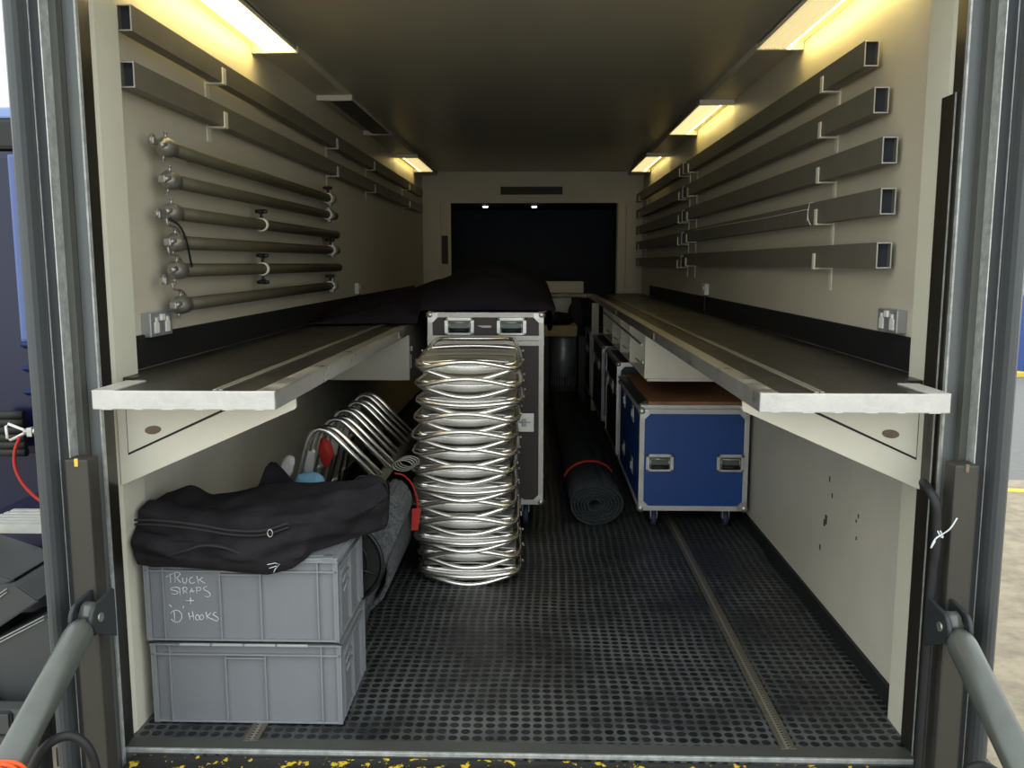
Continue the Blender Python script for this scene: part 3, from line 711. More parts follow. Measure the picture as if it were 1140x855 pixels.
# blue case
t = flight_case('flight_case', 'blue flight case on castors with a brown plywood lid under the right bench', .640, 1.255, 4.9, 6.15, .112, .700, 'blue')
recess_handle(t, .757, 4.899, .392, .155, .10); recess_handle(t, 1.155, 4.899, .392, .155, .10)
for y in (5.25, 5.75):
    butterfly(t, .639, y, .62, .10, .10, 'x'); butterfly(t, .639, y, .30, .10, .10, 'x')
b = NB(); bx(b, .645, 1.25, 4.91, 6.14, .70, .722, bev=.002); obj('side_rail', b, 'alu_w', t)
b = NB(); bx(b, .69, 1.25, 4.93, 6.2, .7225, .737, bev=.002); o = obj('plywood_board', b, 'wood'); tag(o, 'brown plywood board lying on top of the blue flight case', 'board')
b = NB(); prism(b, [(.632, .715), (.675, .738), (.69, .737), (.69, .7225), (.655, .708)], 4.96, 6.2, 'y', bev=.003); o = obj('black_foam_strip', b, 'blackl2'); tag(o, 'long black flap strip along the aisle edge of the plywood board', 'strip')
# black cases along the aisle
for Y0, Y1, X0, zt, w in ((6.25, 7.25, .630, .81, 'nearest'), (7.66, 8.9, .625, .795, 'middle'), (9.25, 10.1, .615, .785, 'furthest')):
    t = flight_case('flight_case', 'black flight case standing under the right bench behind the blue case, %s of three' % w, X0, 1.25, Y0, Y1, .13, zt, 'blackl2', seam=(.6,), e=.03, edge='alu' if Y0 < 7 else 'steel', grp='black flight cases under the right bench')
    for y in (Y0+.3, Y1-.25): butterfly(t, X0-.001, y, .6, .1, .1, 'x'); 

# ------------------------------------------------------------------ far clutter in the aisle
t = thing('steel_canister', 'silver steel cylinder with slots at its foot, standing at the end of the carpet roll', 'canister', (.335, 9.3, 0))
b = NB(); tube(b, [(.335, 9.3, 0.02), (.335, 9.3, .74), (.335, 9.3, .755)], [.135, .135, .125], 40); obj('drum', b, 'steel', t)
b = NB()
for i in range(14):
    a = -PI/2+(i-6.5)*.2; x, y = .335+.135*math.cos(a), 9.3+.135*math.sin(a); bx(b, x-.005, x+.005, y-.006, y+.004, .24, .33)
obj('slots', b, 'blackp', t)
b = NB(); bx(b, .1, .18, 9.12, 9.45, 0, .76, bev=.004); bx(b, .49, .56, 9.12, 9.45, 0, .76, bev=.004); bx(b, .1, .56, 9.46, 9.48, 0, .76); obj('side_panels', b, 'blackl2', t)
b = NB(); bx(b, .07, .47, 9.0, 9.5, .775, .875, bev=.004); bx(b, .07, .47, 8.99, 9.0, .77, .815); o = obj('timber_crate', b, 'woodlt'); tag(o, 'pale timber crate lid lying over the steel cylinder', 'crate')
def lumpy(rings_fn, nu, nv, amp, sc, seed, mi=0, bm=None):
    bm = bm or NB(); R = []
    for i in range(nu+1):
        R.append([])
        for k in range(nv):
            p = Vector(rings_fn(i/nu, k/nv)); 
            d = noise.noise_vector(p*sc+Vector((seed, 0, 0)))*amp+noise.noise_vector(p*sc*2.7+Vector((seed, 9, 0)))*amp*.4
            R[-1].append(p+d)
    loft(bm, R, mi=mi); return bm
def blob(cx, cy, cz, rx, ry, rz, e=2.4):
    def f(u, v):
        a = -PI/2+PI*u; cu = max(.02, math.cos(a)); su = math.sin(a); t_ = 2*PI*v
        sg = lambda q, ee: math.copysign(abs(q)**(2/ee), q)
        return (cx+rx*sg(su, e), cy+ry*sg(cu, e)*sg(math.cos(t_), e), cz+rz*sg(cu, e)*sg(math.sin(t_), e))
    return f
o = obj('black_jacket', lumpy(blob(.24, 9.25, .935, .19, .17, .06), 24, 28, .03, 7, 3), 'cloth2', smooth=True); tag(o, 'crumpled black cloth lying on the timber crate at the far end', 'cloth')
o = obj('hanging_coat', lumpy(blob(.495, 9.95, .85, .09, .12, .26), 24, 28, .03, 7, 5), mat('dark_blue_cloth', (44, 47, 60), .95), smooth=True); tag(o, 'dark blue coat bundled under the end of the right bench', 'coat')

# carpet roll
t = thing('carpet_roll', 'dark grey carpet roll with a red strap lying along the aisle floor', 'carpet roll', (.40, 6.9, 0))
b = NB(); pts = []; turns = 6.2; n = 150; th = .0175
for i in range(n+1):
    a = i/n*turns*2*PI; r = .032+th*a/(2*PI); sq = .86
    wob = 1+.03*math.sin(3*a+1)
    pts.append((r*math.cos(a)*1.12*wob, r*math.sin(a)*sq*wob))
rmin = -min(p[1] for p in pts)
def roll_c(y): f = (y-4.98)/3.8; return (.402-.06*f, y)
rows = []
for y in [4.98+3.8*q/10 for q in range(11)]:
    cx, _ = roll_c(y); rows.append([b.verts.new((cx+p[0], y+.012*math.sin(i*.3), rmin+.006+p[1])) for i, p in enumerate(pts)])
for ra, rb in zip(rows, rows[1:]):
    for i in range(n):
        f = b.faces.new((ra[i], ra[i+1], rb[i+1], rb[i])); f.smooth = True
o = obj('rolled_felt', b, 'rollc', t); md = o.modifiers.new('s', 'SOLIDIFY'); md.thickness = .0125; md.offset = 0
rr = .032+th*turns+.008
b = NB()
for dy in (0, .013, .026):
    cx, _ = roll_c(5.55); tube(b, [(cx+.1645*math.cos(a), 5.55+dy+.05*math.cos(a), rmin+.006+.127*math.sin(a)) for a in [.35+2.5*i/24 for i in range(25)]], .006, 6)
obj('strap', b, 'red', t, label='red strap round the roll')

# ------------------------------------------------------------------ the black drape over the left bench and case
def heap():
    b = NB()
    nx, ny = 90, 46
    def top(u, y):
        pass
    x0, x1, y0, y1 = -1.26, .165, 5.0, 7.0
    V = []
    for i in range(nx+1):
        col = []
        for j in range(ny+1):
            x = x0+(x1-x0)*i/nx; y = y0+(y1-y0)*j/ny
            # ridge height along x
            prof = [(-1.26, 1.20), (-1.15, 1.24), (-1.0, 1.30), (-.85, 1.335), (-.7, 1.36), (-.55, 1.41), (-.42, 1.475), (-.25, 1.51), (-.12, 1.505), (.0, 1.46), (.08, 1.41), (.13, 1.36), (.165, 1.27)]
            for (xa, za), (xb, zb_) in zip(prof, prof[1:]):
                if xa <= x <= xb+1e-6:
                    q = (x-xa)/(xb-xa); h = za+(zb_-za)*q; break
            v = (y-y0)/(y1-y0)
            fall = min(1, (math.sin(PI*min(1, max(0, v)))**.55)*1.12)
            base = 1.245 if x > -.62 else 1.168
            z = base+max(.0, (h-base))*fall
            nn = noise.noise(Vector((x*4, y*3, 1)))*.03+noise.noise(Vector((x*9+y*4, y*5, 4)))*.018+abs(noise.noise(Vector((x*3-y*2.5, y*2, 8))))*-.04
            z += nn*min(1, fall*1.3); z = max(base+.004, z)
            xx = x
            col.append(b.verts.new((xx, y+noise.noise(Vector((x*3, 0, 5)))*.05, z)))
        V.append(col)
    for i in range(nx):
        for j in range(ny):
            f = b.faces.new((V[i][j], V[i+1][j], V[i+1][j+1], V[i][j+1])); f.smooth = True
    # underside and right hand skirt hanging beside the case
    low = []
    for j in range(ny+1):
        v = V[nx][j].co; vv = j/ny; drop = .18*math.sin(PI*vv)**.5
        low.append(b.verts.new((v.x-.02+.01*math.sin(j*.9), v.y, v.z-drop-.01)))
    for j in range(ny):
        f = b.faces.new((V[nx][j], low[j], low[j+1], V[nx][j+1])); f.smooth = True
    return b
o = obj('black_drape', heap(), 'cloth2'); md = o.modifiers.new('s', 'SOLIDIFY'); md.thickness = .006; md.offset = -1
tag(o, 'large heap of black cloth over the left bench and tall black case', 'cloth')
b = NB(); bx(b, -.60, .05, 5.64, 6.9, .13, 1.21, bev=.01)
t = thing('flight_case', 'dark flight case mostly hidden under the heap of black drape', 'flight case', (-.3, 6.3, 0))
o = obj('panels', b, 'blackl2', t)
for x in (-.5, -.06):
    for y in (5.75, 6.9): castor(t, x, y, .13)

# ------------------------------------------------------------------ euro crates
def euro_crate(x0, x1, y0, y1, z0, z1, lb, lid, recess_top):
    t = thing('plastic_crate', lb, 'crate', ((x0+x1)/2, (y0+y1)/2, z0), 'grey plastic crates')
    b = NB(); w = .006; i_ = .012
    xa, xb, ya, yb = x0+i_, x1-i_, y0+i_, y1-i_
    bx(b, xa, xb, ya, yb, z0, z0+.008); bx(b, xa, xb, ya, ya+w, z0, z1); bx(b, xa, xb, yb-w, yb, z0, z1); bx(b, xa, xa+w, ya, yb, z0, z1); bx(b, xb-w, xb, ya, yb, z0, z1)
    obj('crate_walls', b, 'crate_d', t)
    b = NB()
    def ring(za, zb_, o_=0):
        bx(b, x0-o_, x1+o_, y0-o_, y0+i_+.001, za, zb_, bev=.002); bx(b, x0-o_, x1+o_, y1-i_-.001, y1+o_, za, zb_, bev=.002)
        bx(b, x0-o_, x0+i_, y0, y1, za, zb_, bev=.002); bx(b, x1-i_, x1+o_, y0, y1, za, zb_, bev=.002)
    ring(z1-.006, z1, .002); ring(z1-.040, z1-.034, .0); ring(z0+.003, z0+.010, -.002)
    # ribs in front and at the back
    W_ = x1-x0
    for fx in (.10, .392, .60, .894):
        x = x0+fx*W_
        top = z1-.036
        for (ya_, yb_) in ((y0+.001, y0+i_+.001), (y1-i_-.001, y1-.001)): bx(b, x-.0025, x+.0025, ya_, yb_, z0+.004, z1-.004 if fx in (.10, .894) else top)
    for x in (x0+.001, x1-.006):
        bx(b, x, x+.005, y0+.0, y0+i_, z0+.004, z1-.004); bx(b, x, x+.005, y1-i_, y1, z0+.004, z1-.004)
    for xx in (x0+.003, x1-.017):
        for yy in (y0+.003, y1-.017): bx(b, xx, xx+.014, yy, yy+.014, z0+.002, z1-.002)
    # hand hold panel
    xa_, xb_ = x0+.392*W_, x0+.60*W_
    bx(b, xa_, xb_, y0+.002, y0+i_+.001, z1-recess_top-.006, z1-recess_top, bev=.001)
    for fy in (.14, .5, .86):
        y = y0+fy*(y1-y0)
        for xx in (x0+.001, x1-i_-.001): bx(b, xx, xx+i_, y-.0025, y+.0025, z0+.004, z1-.036)
    obj('ribs_and_rim', b, 'crate', t)
    b = NB()
    for k in range(3):
        z = z1-.075-k*.035
        tube(b, [(x1-i_+.001, y0+.09+k*.015, z), (x1-i_+.004, y0+.12+k*.015, z+.018), (x1-i_+.001, y0+.20+k*.015, z+.02)], .004, 6)
    obj('side_vents', b, 'crate', t)
    if lid:
        b = NB(); bx(b, x0+.001, x1-.001, y0+.001, y1-.001, z1-.002, z1+.010, bev=.004); bx(b, x0+.02, x1-.02, y0+.02, y1-.02, z1+.009, z1+.013, bev=.002)
        l = obj('lid', b, 'crate', t)
        b = NB(); bx(b, x1-.05, x1-.012, y0-.002, y0+.03, z1+.008, z1+.013, bev=.001); obj('lid_catch', b, 'crate', l)
    return t
lowc = euro_crate(-1.205, -.575, 2.705, 3.105, .002, .279, 'grey plastic crate on the floor, lower of the two stacked crates', False, .046)
b = NB()
for k in range(4): bx(b, -1.105+k*.107, -1.004+k*.107, 2.698, 2.706, .2755, .283, bev=.002)
obj('hinge_strip', b, 'greyp2', lowc, label='pale worn hinge strip along the top')
upc = euro_crate(-1.212, -.578, 2.70, 3.10, .288, .565, 'grey plastic crate with TRUCK STRAPS + D HOOKS written on it, upper of the two', True, .046)
# handwriting
def stroke(b, pts, w=.0014):
    P = [(-1.142+(170+x/11.4-183)*.0028, .512-(630+y/11.4-642)*.00295) for x, y in pts]
    tube(b, [(x, 2.7105, z) for x, z in P], w, 5, sq=1)
S = []
S += [[(148, 168), (175, 152)], [(205, 145), (208, 190), (206, 245)], [(178, 152), (205, 132), (232, 125)]]           # T
S += [[(270, 120), (272, 180), (268, 240)], [(242, 122), (270, 108), (310, 104), (334, 112), (340, 130), (325, 152), (290, 172)], [(290, 172), (315, 205), (345, 240)]]  # R
S += [[(372, 175), (368, 215), (380, 240), (402, 246), (420, 230), (426, 205), (424, 178)]]                        # U
S += [[(505, 168), (480, 172), (462, 195), (460, 225), (475, 245), (505, 245), (530, 232)]]                        # C
S += [[(562, 150), (572, 200), (578, 255)], [(640, 165), (600, 195), (575, 208)], [(598, 200), (635, 225), (672, 244)]]  # K
S += [[(300, 300), (260, 300), (215, 308), (200, 325), (220, 338), (270, 345), (300, 362), (290, 385), (250, 392), (212, 382)]]  # S
S += [[(262, 300), (300, 303), (325, 312)], [(322, 315), (326, 350), (325, 400)]]                                 # T
S += [[(372, 300), (370, 345), (372, 385)], [(345, 318), (375, 300), (410, 300), (425, 315), (415, 335), (385, 348)], [(385, 348), (405, 362), (425, 378)]]  # R
S += [[(455, 385), (470, 345), (487, 305), (492, 345), (498, 368)], [(455, 350), (520, 348)]]                     # A
S += [[(552, 300), (550, 345), (552, 385)], [(535, 300), (575, 295), (605, 302), (612, 320), (595, 338), (540, 348)]]   # P
S += [[(692, 285), (660, 292), (640, 308), (655, 330), (700, 352), (728, 380), (725, 408), (700, 422), (650, 412)]]      # S
S += [[(398, 474), (505, 472)], [(462, 432), (464, 522)]]                                                         # +
S += [[(172, 530), (205, 556)], [(366, 546), (352, 582)]]                                                         # quotes
S += [[(232, 612), (236, 670), (230, 740)], [(185, 650), (205, 618), (250, 598), (300, 610), (332, 650), (332, 700), (305, 745), (265, 762), (215, 748), (190, 715)]]  # D
S += [[(425, 632), (436, 680), (440, 728)], [(430, 690), (480, 672)], [(478, 615), (488, 670), (492, 738)]]                  # H
S += [[(545, 655), (520, 672), (515, 700), (530, 728), (555, 725), (570, 700), (560, 670), (545, 655)]]                      # O
S += [[(600, 655), (580, 675), (572, 700), (585, 722), (608, 720), (628, 700), (622, 672), (600, 655)]]                      # O
S += [[(660, 620), (668, 670), (672, 722)], [(722, 632), (690, 662), (668, 680)], [(672, 680), (705, 700), (735, 715)]]          # K
S += [[(795, 622), (765, 630), (752, 648), (775, 668), (815, 690), (828, 715), (805, 738), (760, 728), (735, 705)]]              # S
b = NB()
for s_ in S: stroke(b, s_)
obj('handwriting', b, 'chalk', upc, label='white handwriting reading TRUCK STRAPS + D HOOKS')

# ------------------------------------------------------------------ black bag on the crates
def bag():
    # sections along x: (x, yfront, yback, zlow_front, ztop_back, ztop_front)
    K = [(-1.238, 2.74, 2.90, .63, .72, .71), (-1.225, 2.69, 2.98, .555, .735, .725), (-1.17, 2.665, 3.04, .545, .725, .725), (-1.08, 2.655, 3.06, .545, .705, .705), (-.98, 2.655, 3.08, .54, .715, .70),
         (-.88, 2.655, 3.08, .53, .725, .71), (-.80, 2.66, 3.09, .525, .73, .715), (-.72, 2.675, 3.10, .545, .735, .725), (-.66, 2.72, 3.12, .59, .74, .73), (-.60, 2.79, 3.14, .60, .745, .735), (-.545, 2.86, 3.16, .63, .745, .735), (-.50, 2.93, 3.14, .66, .74, .73), (-.48, 2.97, 3.1, .68, .735, .725)]
    def at(x):
        x = max(K[0][0], min(K[-1][0], x))
        for a, c in zip(K, K[1:]):
            if x <= c[0]+1e-9:
                q = (x-a[0])/(c[0]-a[0]); q = q*q*(3-2*q) if False else q
                return [a[i]+(c[i]-a[i])*q for i in range(1, 6)]
    n = 56
    def f(u, v):
        x = K[0][0]+(K[-1][0]-K[0][0])*u
        yf, yb, zl, ztb, ztf = at(x)
        lidz = .579
        loop = [(yf+.035, zl), (yf, zl+.035), (yf-.008, (zl+ztf)/2), (yf+.03, ztf-.02), (yf+.09, ztf+.01), ((yf+yb)/2, ztb), (yb-.05, ztb), (yb, ztb-.08), (yb+.01, max(lidz, zl)+.05), (yb-.03, lidz+.003), ((yf+yb)/2, lidz+.003), (max(yf+.05, 2.712 if zl > lidz-.01 else 2.712), lidz+.003)]
        if zl < lidz: loop[0] = (2.690, zl); loop[-1] = (2.697, lidz+.006); loop[1] = (min(yf, 2.675), zl+.03)
        m = len(loop); q = v*m; i = int(q) % m; r = q-int(q)
        a, b_, c, d = loop[i-1], loop[i], loop[(i+1) % m], loop[(i+2) % m]
        cr = lambda A, B, C_, D: .5*((2*B)+(-A+C_)*r+(2*A-5*B+4*C_-D)*r*r+(-A+3*B-3*C_+D)*r**3)
        y, z = cr(a[0], b_[0], c[0], d[0]), cr(a[1], b_[1], c[1], d[1])
        p = Vector((x, y, z))
        # folds running along the bag
        top = 1 if z > .585 else .15
        fold = .022*math.sin(z*75+3.2*noise.noise(Vector((x*3, y*2, z*4)))*3+x*4)*top
        nn = noise.noise(Vector((x*6, y*8, z*10)))*.03*top+noise.noise(Vector((x*14+5, y*14, z*20)))*.007*top
        if y < (yf+yb)/2: p.y -= fold*.5+nn
        else: p.y += nn*.3
        if z > (ztf-.06): p.z += nn+fold*.3
        return p
    bm = NB(); R = []
    nu = 84
    for i in range(nu+1):
        R.append([f(i/nu, k/96) for k in range(96)])
    for e_ in (0, nu):
        c = sum((Vector(p) for p in R[e_]), Vector())/96
        sgn = -1 if e_ == 0 else 1
        extra = [[c+(p-c)*.75+Vector((sgn*.008, 0, 0)) for p in R[e_]], [c+(p-c)*.35+Vector((sgn*.012, 0, 0)) for p in R[e_]]]
        if e_ == 0: R2 = extra[::-1]
        else: R3 = extra
    loft(bm, R2+R+R3)
    return bm
t = thing('holdall_bag', 'large black fabric bag slumped on top of the grey crates', 'bag', (-.85, 2.9, .58))
obj('bag_body', bag(), 'cloth', t)
b = NB(); pts = sm([(-1.21, 2.662, .695), (-1.12, 2.648, .698), (-1.0, 2.648, .685), (-.9, 2.65, .668), (-.8, 2.65, .668), (-.72, 2.66, .69)], 10)
tube(b, pts, .006, 6, sq=.6); tube(b, [p+Vector((0, -.001, .014)) for p in pts], .004, 6); obj('zip', b, 'strap', t)
b = NB()
pts = sm([(-1.10, 2.65, .60), (-1.03, 2.630, .625), (-.98, 2.628, .64), (-.92, 2.630, .635), (-.87, 2.645, .61)], 10)
tube(b, pts, [.016]*len(pts), 8, sq=.3); obj('carry_strap', b, 'strap', t)
b = NB(); tube(b, [(-.775+.008*math.cos(a), 2.645, .675+.012*math.sin(a)) for a in [i*2*PI/14 for i in range(14)]], .0016, 6, closed=True); obj('ring', b, 'alu', t)
b = NB(); tube(b, [(-.79, 2.652, .570), (-.765, 2.651, .576), (-.75, 2.651, .572), (-.765, 2.652, .556), (-.77, 2.652, .545)], .0016, 5); tube(b, [(-.785, 2.652, .558), (-.76, 2.652, .566)], .0014, 5)
obj('stitched_mark', b, 'chalk', t)
# peak of cloth behind
b = NB(); prism(b, [(-.985, .60), (-.955, .71), (-.925, .785), (-.912, .792), (-.88, .765), (-.83, .70), (-.80, .60)], 3.10, 3.16, 'y', bev=.008)
o = obj('black_cloth', b, 'cloth2'); tag(o, 'stiff pointed fold of black cloth standing up behind the bag', 'cloth')

# ------------------------------------------------------------------ grey carpeted speaker beside the crates
t = thing('loudspeaker', 'grey carpet covered wedge loudspeaker standing on the floor beside the crates', 'loudspeaker', (-.75, 3.6, 0))
b = NB(); prism(b, [(-.655, .0), (-.60, .18), (-.445, .545), (-.457, .60), (-.50, .645), (-.54, .635), (-.59, .52), (-.93, .52), (-.93, 0)], 3.25, 3.5, 'y', bev=.012); obj('carpeted_cabinet', b, 'carpet', t)
b = NB(); c = Vector((-.690, 3.245, .37))
cyl(b, c, c+Vector((0, .02, 0)), .155, 40); obj('driver_cone', b, 'blackl2', t)
b = NB(); tube(b, [c+Vector((.157*math.cos(a), -.004, .157*math.sin(a))) for a in [i*2*PI/48 for i in range(48)]], .009, 8, closed=True)
tube(b, [c+Vector((.10*math.cos(a), -.004, .10*math.sin(a))) for a in [i*2*PI/40 for i in range(40)]], .004, 8, closed=True)
for a in (PI/2+.2, PI*7/6+.2, PI*11/6+.2): tube(b, [c+Vector((0, -.006, 0)), c+Vector((.155*math.cos(a), -.006, .155*math.sin(a)))], .004, 6)
obj('driver_rim', b, 'blackp', t)
b = NB(); c2 = Vector((-.645, 3.245, .105)); cyl(b, c2, c2+Vector((0, .02, 0)), .045, 28); tube(b, [c2+Vector((.045*math.cos(a), -.003, .045*math.sin(a))) for a in [i*2*PI/28 for i in range(28)]], .005, 6, closed=True); obj('bass_port', b, 'blackp', t)

b = NB(); n = 90; tt = 4.4; rows = []
for y in (3.53, 3.8, 4.1, 4.5):
    rows.append([b.verts.new((-.77+(.04+.18*j/n)*math.cos(j/n*tt*2*PI-1.57), y+.01*math.sin(j*.4), .232+(.04+.18*j/n)*math.sin(j/n*tt*2*PI-1.57))) for j in range(n+1)])
for ra, rb in zip(rows, rows[1:]):
    for j in range(n):
        f = b.faces.new((ra[j], ra[j+1], rb[j+1], rb[j])); f.smooth = True
o = obj('carpet_roll', b, 'carpet'); md = o.modifiers.new('s', 'SOLIDIFY'); md.thickness = .02; md.offset = 0
tag(o, 'thick grey carpet roll on the floor behind the grey loudspeaker', 'carpet roll')
# ------------------------------------------------------------------ tube frame chairs standing behind the bag
def hoop(bm, x0, z0, x1, z1, x2, z2, y, r, R=.07):
    """leg down left, bend, long straight down to the right"""
    A = Vector((x0, y, z0)); B = Vector((x1, y, z1)); C_ = Vector((x2, y, z2))
    d1 = (A-B).normalized(); d2 = (C_-B).normalized()
    pts = [A]
    s0 = B+d1*R; s1 = B+d2*R
    for i in range(11):
        q = i/10; pts.append(s0*(1-q)**2+B*2*q*(1-q)+s1*q*q)
    pts.append(C_); tube(bm, pts, r, 10)
nm = ['nearest', 'second nearest', 'middle', 'second furthest', 'furthest']
for k in range(5):
    y = 3.62+k*.235
    t = thing('tube_frame_chair', 'silver tube chair leaning behind the black bag, %s of five' % nm[k], 'chair', (-.85, y, 0), 'folded chairs leaning behind the bag')
    dx = .01*(k % 2)
    b = NB(); hoop(b, -1.11+dx, .012, -.875+dx, .875, -.612+dx, .60, y, .0115, .13); obj('front_frame', b, 'chrome', t)
    b = NB(); hoop(b, -1.075+dx, .012, -.855+dx, .875, -.607+dx, .615, y+.045, .0115, .13); obj('rear_frame', b, 'chrome', t)
    b = NB()
    for (x, z) in ((-.948, .60), (-.997, .42), (-1.043, .25)): tube(b, [(x+dx, y-.002, z), (x+.03+dx, y+.05, z)], .009, 8)
    obj('stretcher', b, 'chrome2', t)
    b = NB(); prism(b, [(-.93, .62), (-.915, .72), (-.88, .72), (-.90, .60)], y+.010, y+.034, 'y', bev=.003); obj('seat_slat', b, 'chrome2', t)
b = NB(); tube(b, [(-.633, 3.36, .567), (-.60, 4.75, .60)], .023, 16); o_ = thing('long_rail', 'long grey tube lying along the lower ends of the leaning chairs', 'metal tube', (-.61, 4.0, .57)); obj('rail_tube', b, 'pole', o_)
b = NB(); tube(b, [(-.634, 3.33, .5665), (-.6335, 3.362, .567)], .026, 16); tube(b, [(-.632, 3.44, .569), (-.6315, 3.46, .5695)], .028, 16); obj('end_cap', b, 'blackp', o_)
b = NB(); tube(b, sm([(-.70, 3.45, .62), (-.66, 3.46, .655), (-.62, 3.47, .65), (-.60, 3.5, .60), (-.64, 3.52, .585)]), .004, 6)
tag(obj('wire_coil', b, 'blackp'), 'single loose wire arched over the near end of the long grey tube', 'wire')
b = NB()
for i in range(4): tube(b, [(-.55+.045*math.cos(a)+i*.006, 3.9+.03*i, .60+.025*math.sin(a)) for a in [j*2*PI/18 for j in range(18)]], .003, 6, closed=True)
tag(obj('wire_loops', b, 'clamp'), 'loose coil of thin wire between the leaning chairs and the stack', 'wire')
# cloths between the frames
def lump(nm_, m, cx, cy, cz, rx, ry, rz, lb, cat, seed, amp=.02):
    o = obj(nm_, lumpy(blob(cx, cy, cz, rx, ry, rz), 20, 24, amp, 12, seed), m, smooth=True); tag(o, lb, cat); return o
lump('blue_cloth', 'lblue', -.865, 3.5, .62, .06, .045, .045, 'light blue cloth bundle at the foot of the leaning chairs', 'cloth', 11)
lump('blue_cloth', 'lblue', -.965, 3.5, .61, .04, .04, .045, 'small light blue cloth bundle beside the left wall behind the bag', 'cloth', 13)
lump('white_cloth', mat('white_cloth', (190, 186, 186), .9), -.985, 3.585, .66, .03, .025, .05, 'crumpled white cloth by the left wall behind the bag', 'cloth', 15)
lump('red_cloth', 'red', -.865, 3.76, .69, .022, .02, .06, 'red cloth seen between the leaning chair frames', 'cloth', 17)
b = NB(); tube(b, sm([(-.56, 3.75, .60), (-.53, 3.78, .585), (-.495, 3.8, .54), (-.475, 3.8, .48), (-.47, 3.8, .42)]), .008, 8, sq=.5)
prism(b, [(-.495, .43), (-.455, .43), (-.47, .33), (-.50, .33)], 3.79, 3.80, 'y', bev=.002)
tag(obj('red_strap', b, 'red'), 'red webbing strap hanging between the grey loudspeaker and the chair stack', 'strap')

# ------------------------------------------------------------------ stack of silver chairs
def chair_proto(amp=.034, amp2=-.038):
    t = thing('folding_chair', '', 'chair', (0, 0, 0), 'silver folding chairs in the stack')
    hw = .243; L = .74; r = .0115
    def loop(zf, amp, hwf, Ly, zb, bow=.03, front=0.):
        pts = []; R = .06; n = 20
        for i in range(n+1):   # front rail
            q = -1+2*i/n; x = q*(hwf-R*.6); pts.append((x, front-bow*(1-q*q), zf+amp*(1-q*q)**1.3-(abs(amp)*.12)))
        pts += [(hwf-.018, front+.02, zf), (hwf-.004, front+.055, zf), (hwf, front+.11, zf+.002)]
        pts += [(hwf-.012, Ly*.5, (zf+zb)/2), (hwf-.03, Ly-.10, zb), (hwf-.04, Ly-.04, zb), (hwf-.07, Ly-.01, zb)]
        pts += [(-hwf+.07, Ly-.01, zb), (-hwf+.04, Ly-.04, zb), (-hwf+.03, Ly-.10, zb), (-hwf+.012, Ly*.5, (zf+zb)/2)]
        pts += [(-hwf, front+.11, zf+.002), (-hwf+.004, front+.055, zf), (-hwf+.018, front+.02, zf)]
        return pts
    b = NB(); tube(b, loop(.050, amp, hw, L, .058), r, 12, closed=True); obj('back_frame', b, 'chrome', t)
    b = NB(); tube(b, loop(.036, amp2, hw-.012, L-.08, .03, front=.012), r, 12, closed=True); obj('leg_frame', b, 'chrome', t)
    b = NB()
    for (yy, zc, am) in ((.045, .062, -.022), (.075, .022, .02), (.10, .05, .012)):
        tube(b, [((hw-.02)*q_, yy, zc+am*(1-q_*q_)) for q_ in [-1+i/8 for i in range(17)]], .0095, 8)
    obj('cross_rails', b, 'chrome', t)
    # curved back panel behind the two rails
    b = NB(); n = 20; V = []
    for i in range(n+1):
        q = -1+2*i/n; x = q*(hw-.03); y = .03-.02*(1-q*q)
        V.append([b.verts.new((x, y+.0, .046-.028*(1-q*q)-.002)), b.verts.new((x, y+.035, .044)), b.verts.new((x, y+.004, .048+.028*(1-q*q)+.002))])
    for p_, q_ in zip(V, V[1:]):
        for j in (0, 1):
            f = b.faces.new((p_[j], q_[j], q_[j+1], p_[j+1])); f.smooth = True
    obj('back_panel', b, 'chrome2', t)
    b = NB(); tube(b, [((hw-.02)*q_, .42, .062+.012*(1-q_*q_)) for q_ in [-1+i/8 for i in range(17)]], .009, 8); obj('seat_rail', b, 'chrome', t)
    for (ya, yb, z) in ((.09, .20, .060), (.25, .37, .060)):
        b = NB(); V = []
        for i in range(13):
            q = -1+2*i/12; x = q*(hw-.022); zz_ = z+.006*(1-q*q)
            V.append([b.verts.new((x, ya, zz_-.004)), b.verts.new((x, ya+.01, zz_+.004)), b.verts.new((x, (ya+yb)/2, zz_+.007)), b.verts.new((x, yb-.01, zz_+.004)), b.verts.new((x, yb, zz_-.004))])
        for p_, q_ in zip(V, V[1:]):
            for j in range(4):
                f = b.faces.new((p_[j], q_[j], q_[j+1], p_[j+1])); f.smooth = True
        obj('seat_slat', b, 'chrome2', t)
    for sx in (-1, 1):
        b = NB(); tube(b, [(sx*(hw-.004), .14, .050), (sx*(hw+.001), .30, .03), (sx*(hw-.006), .5, .035)], .008, 8); obj('hinge_arm', b, 'chrome', t)
        b = NB()
        for y in (.18, .42): cyl(b, (sx*(hw+.006), y, .05), (sx*(hw+.016), y, .05), .006, 10)
        obj('rivet', b, 'alu', t)
    return t
ch = chair_proto(); ch2 = chair_proto(-.012, -.036)
N = 13
wd = ['bottom one', 'second from the bottom', 'third from the bottom', 'fourth from the bottom', 'fifth from the bottom', 'sixth from the bottom', 'middle one', 'sixth from the top', 'fifth from the top', 'fourth from the top', 'third from the top', 'second from the top', 'topmost']
used = set()
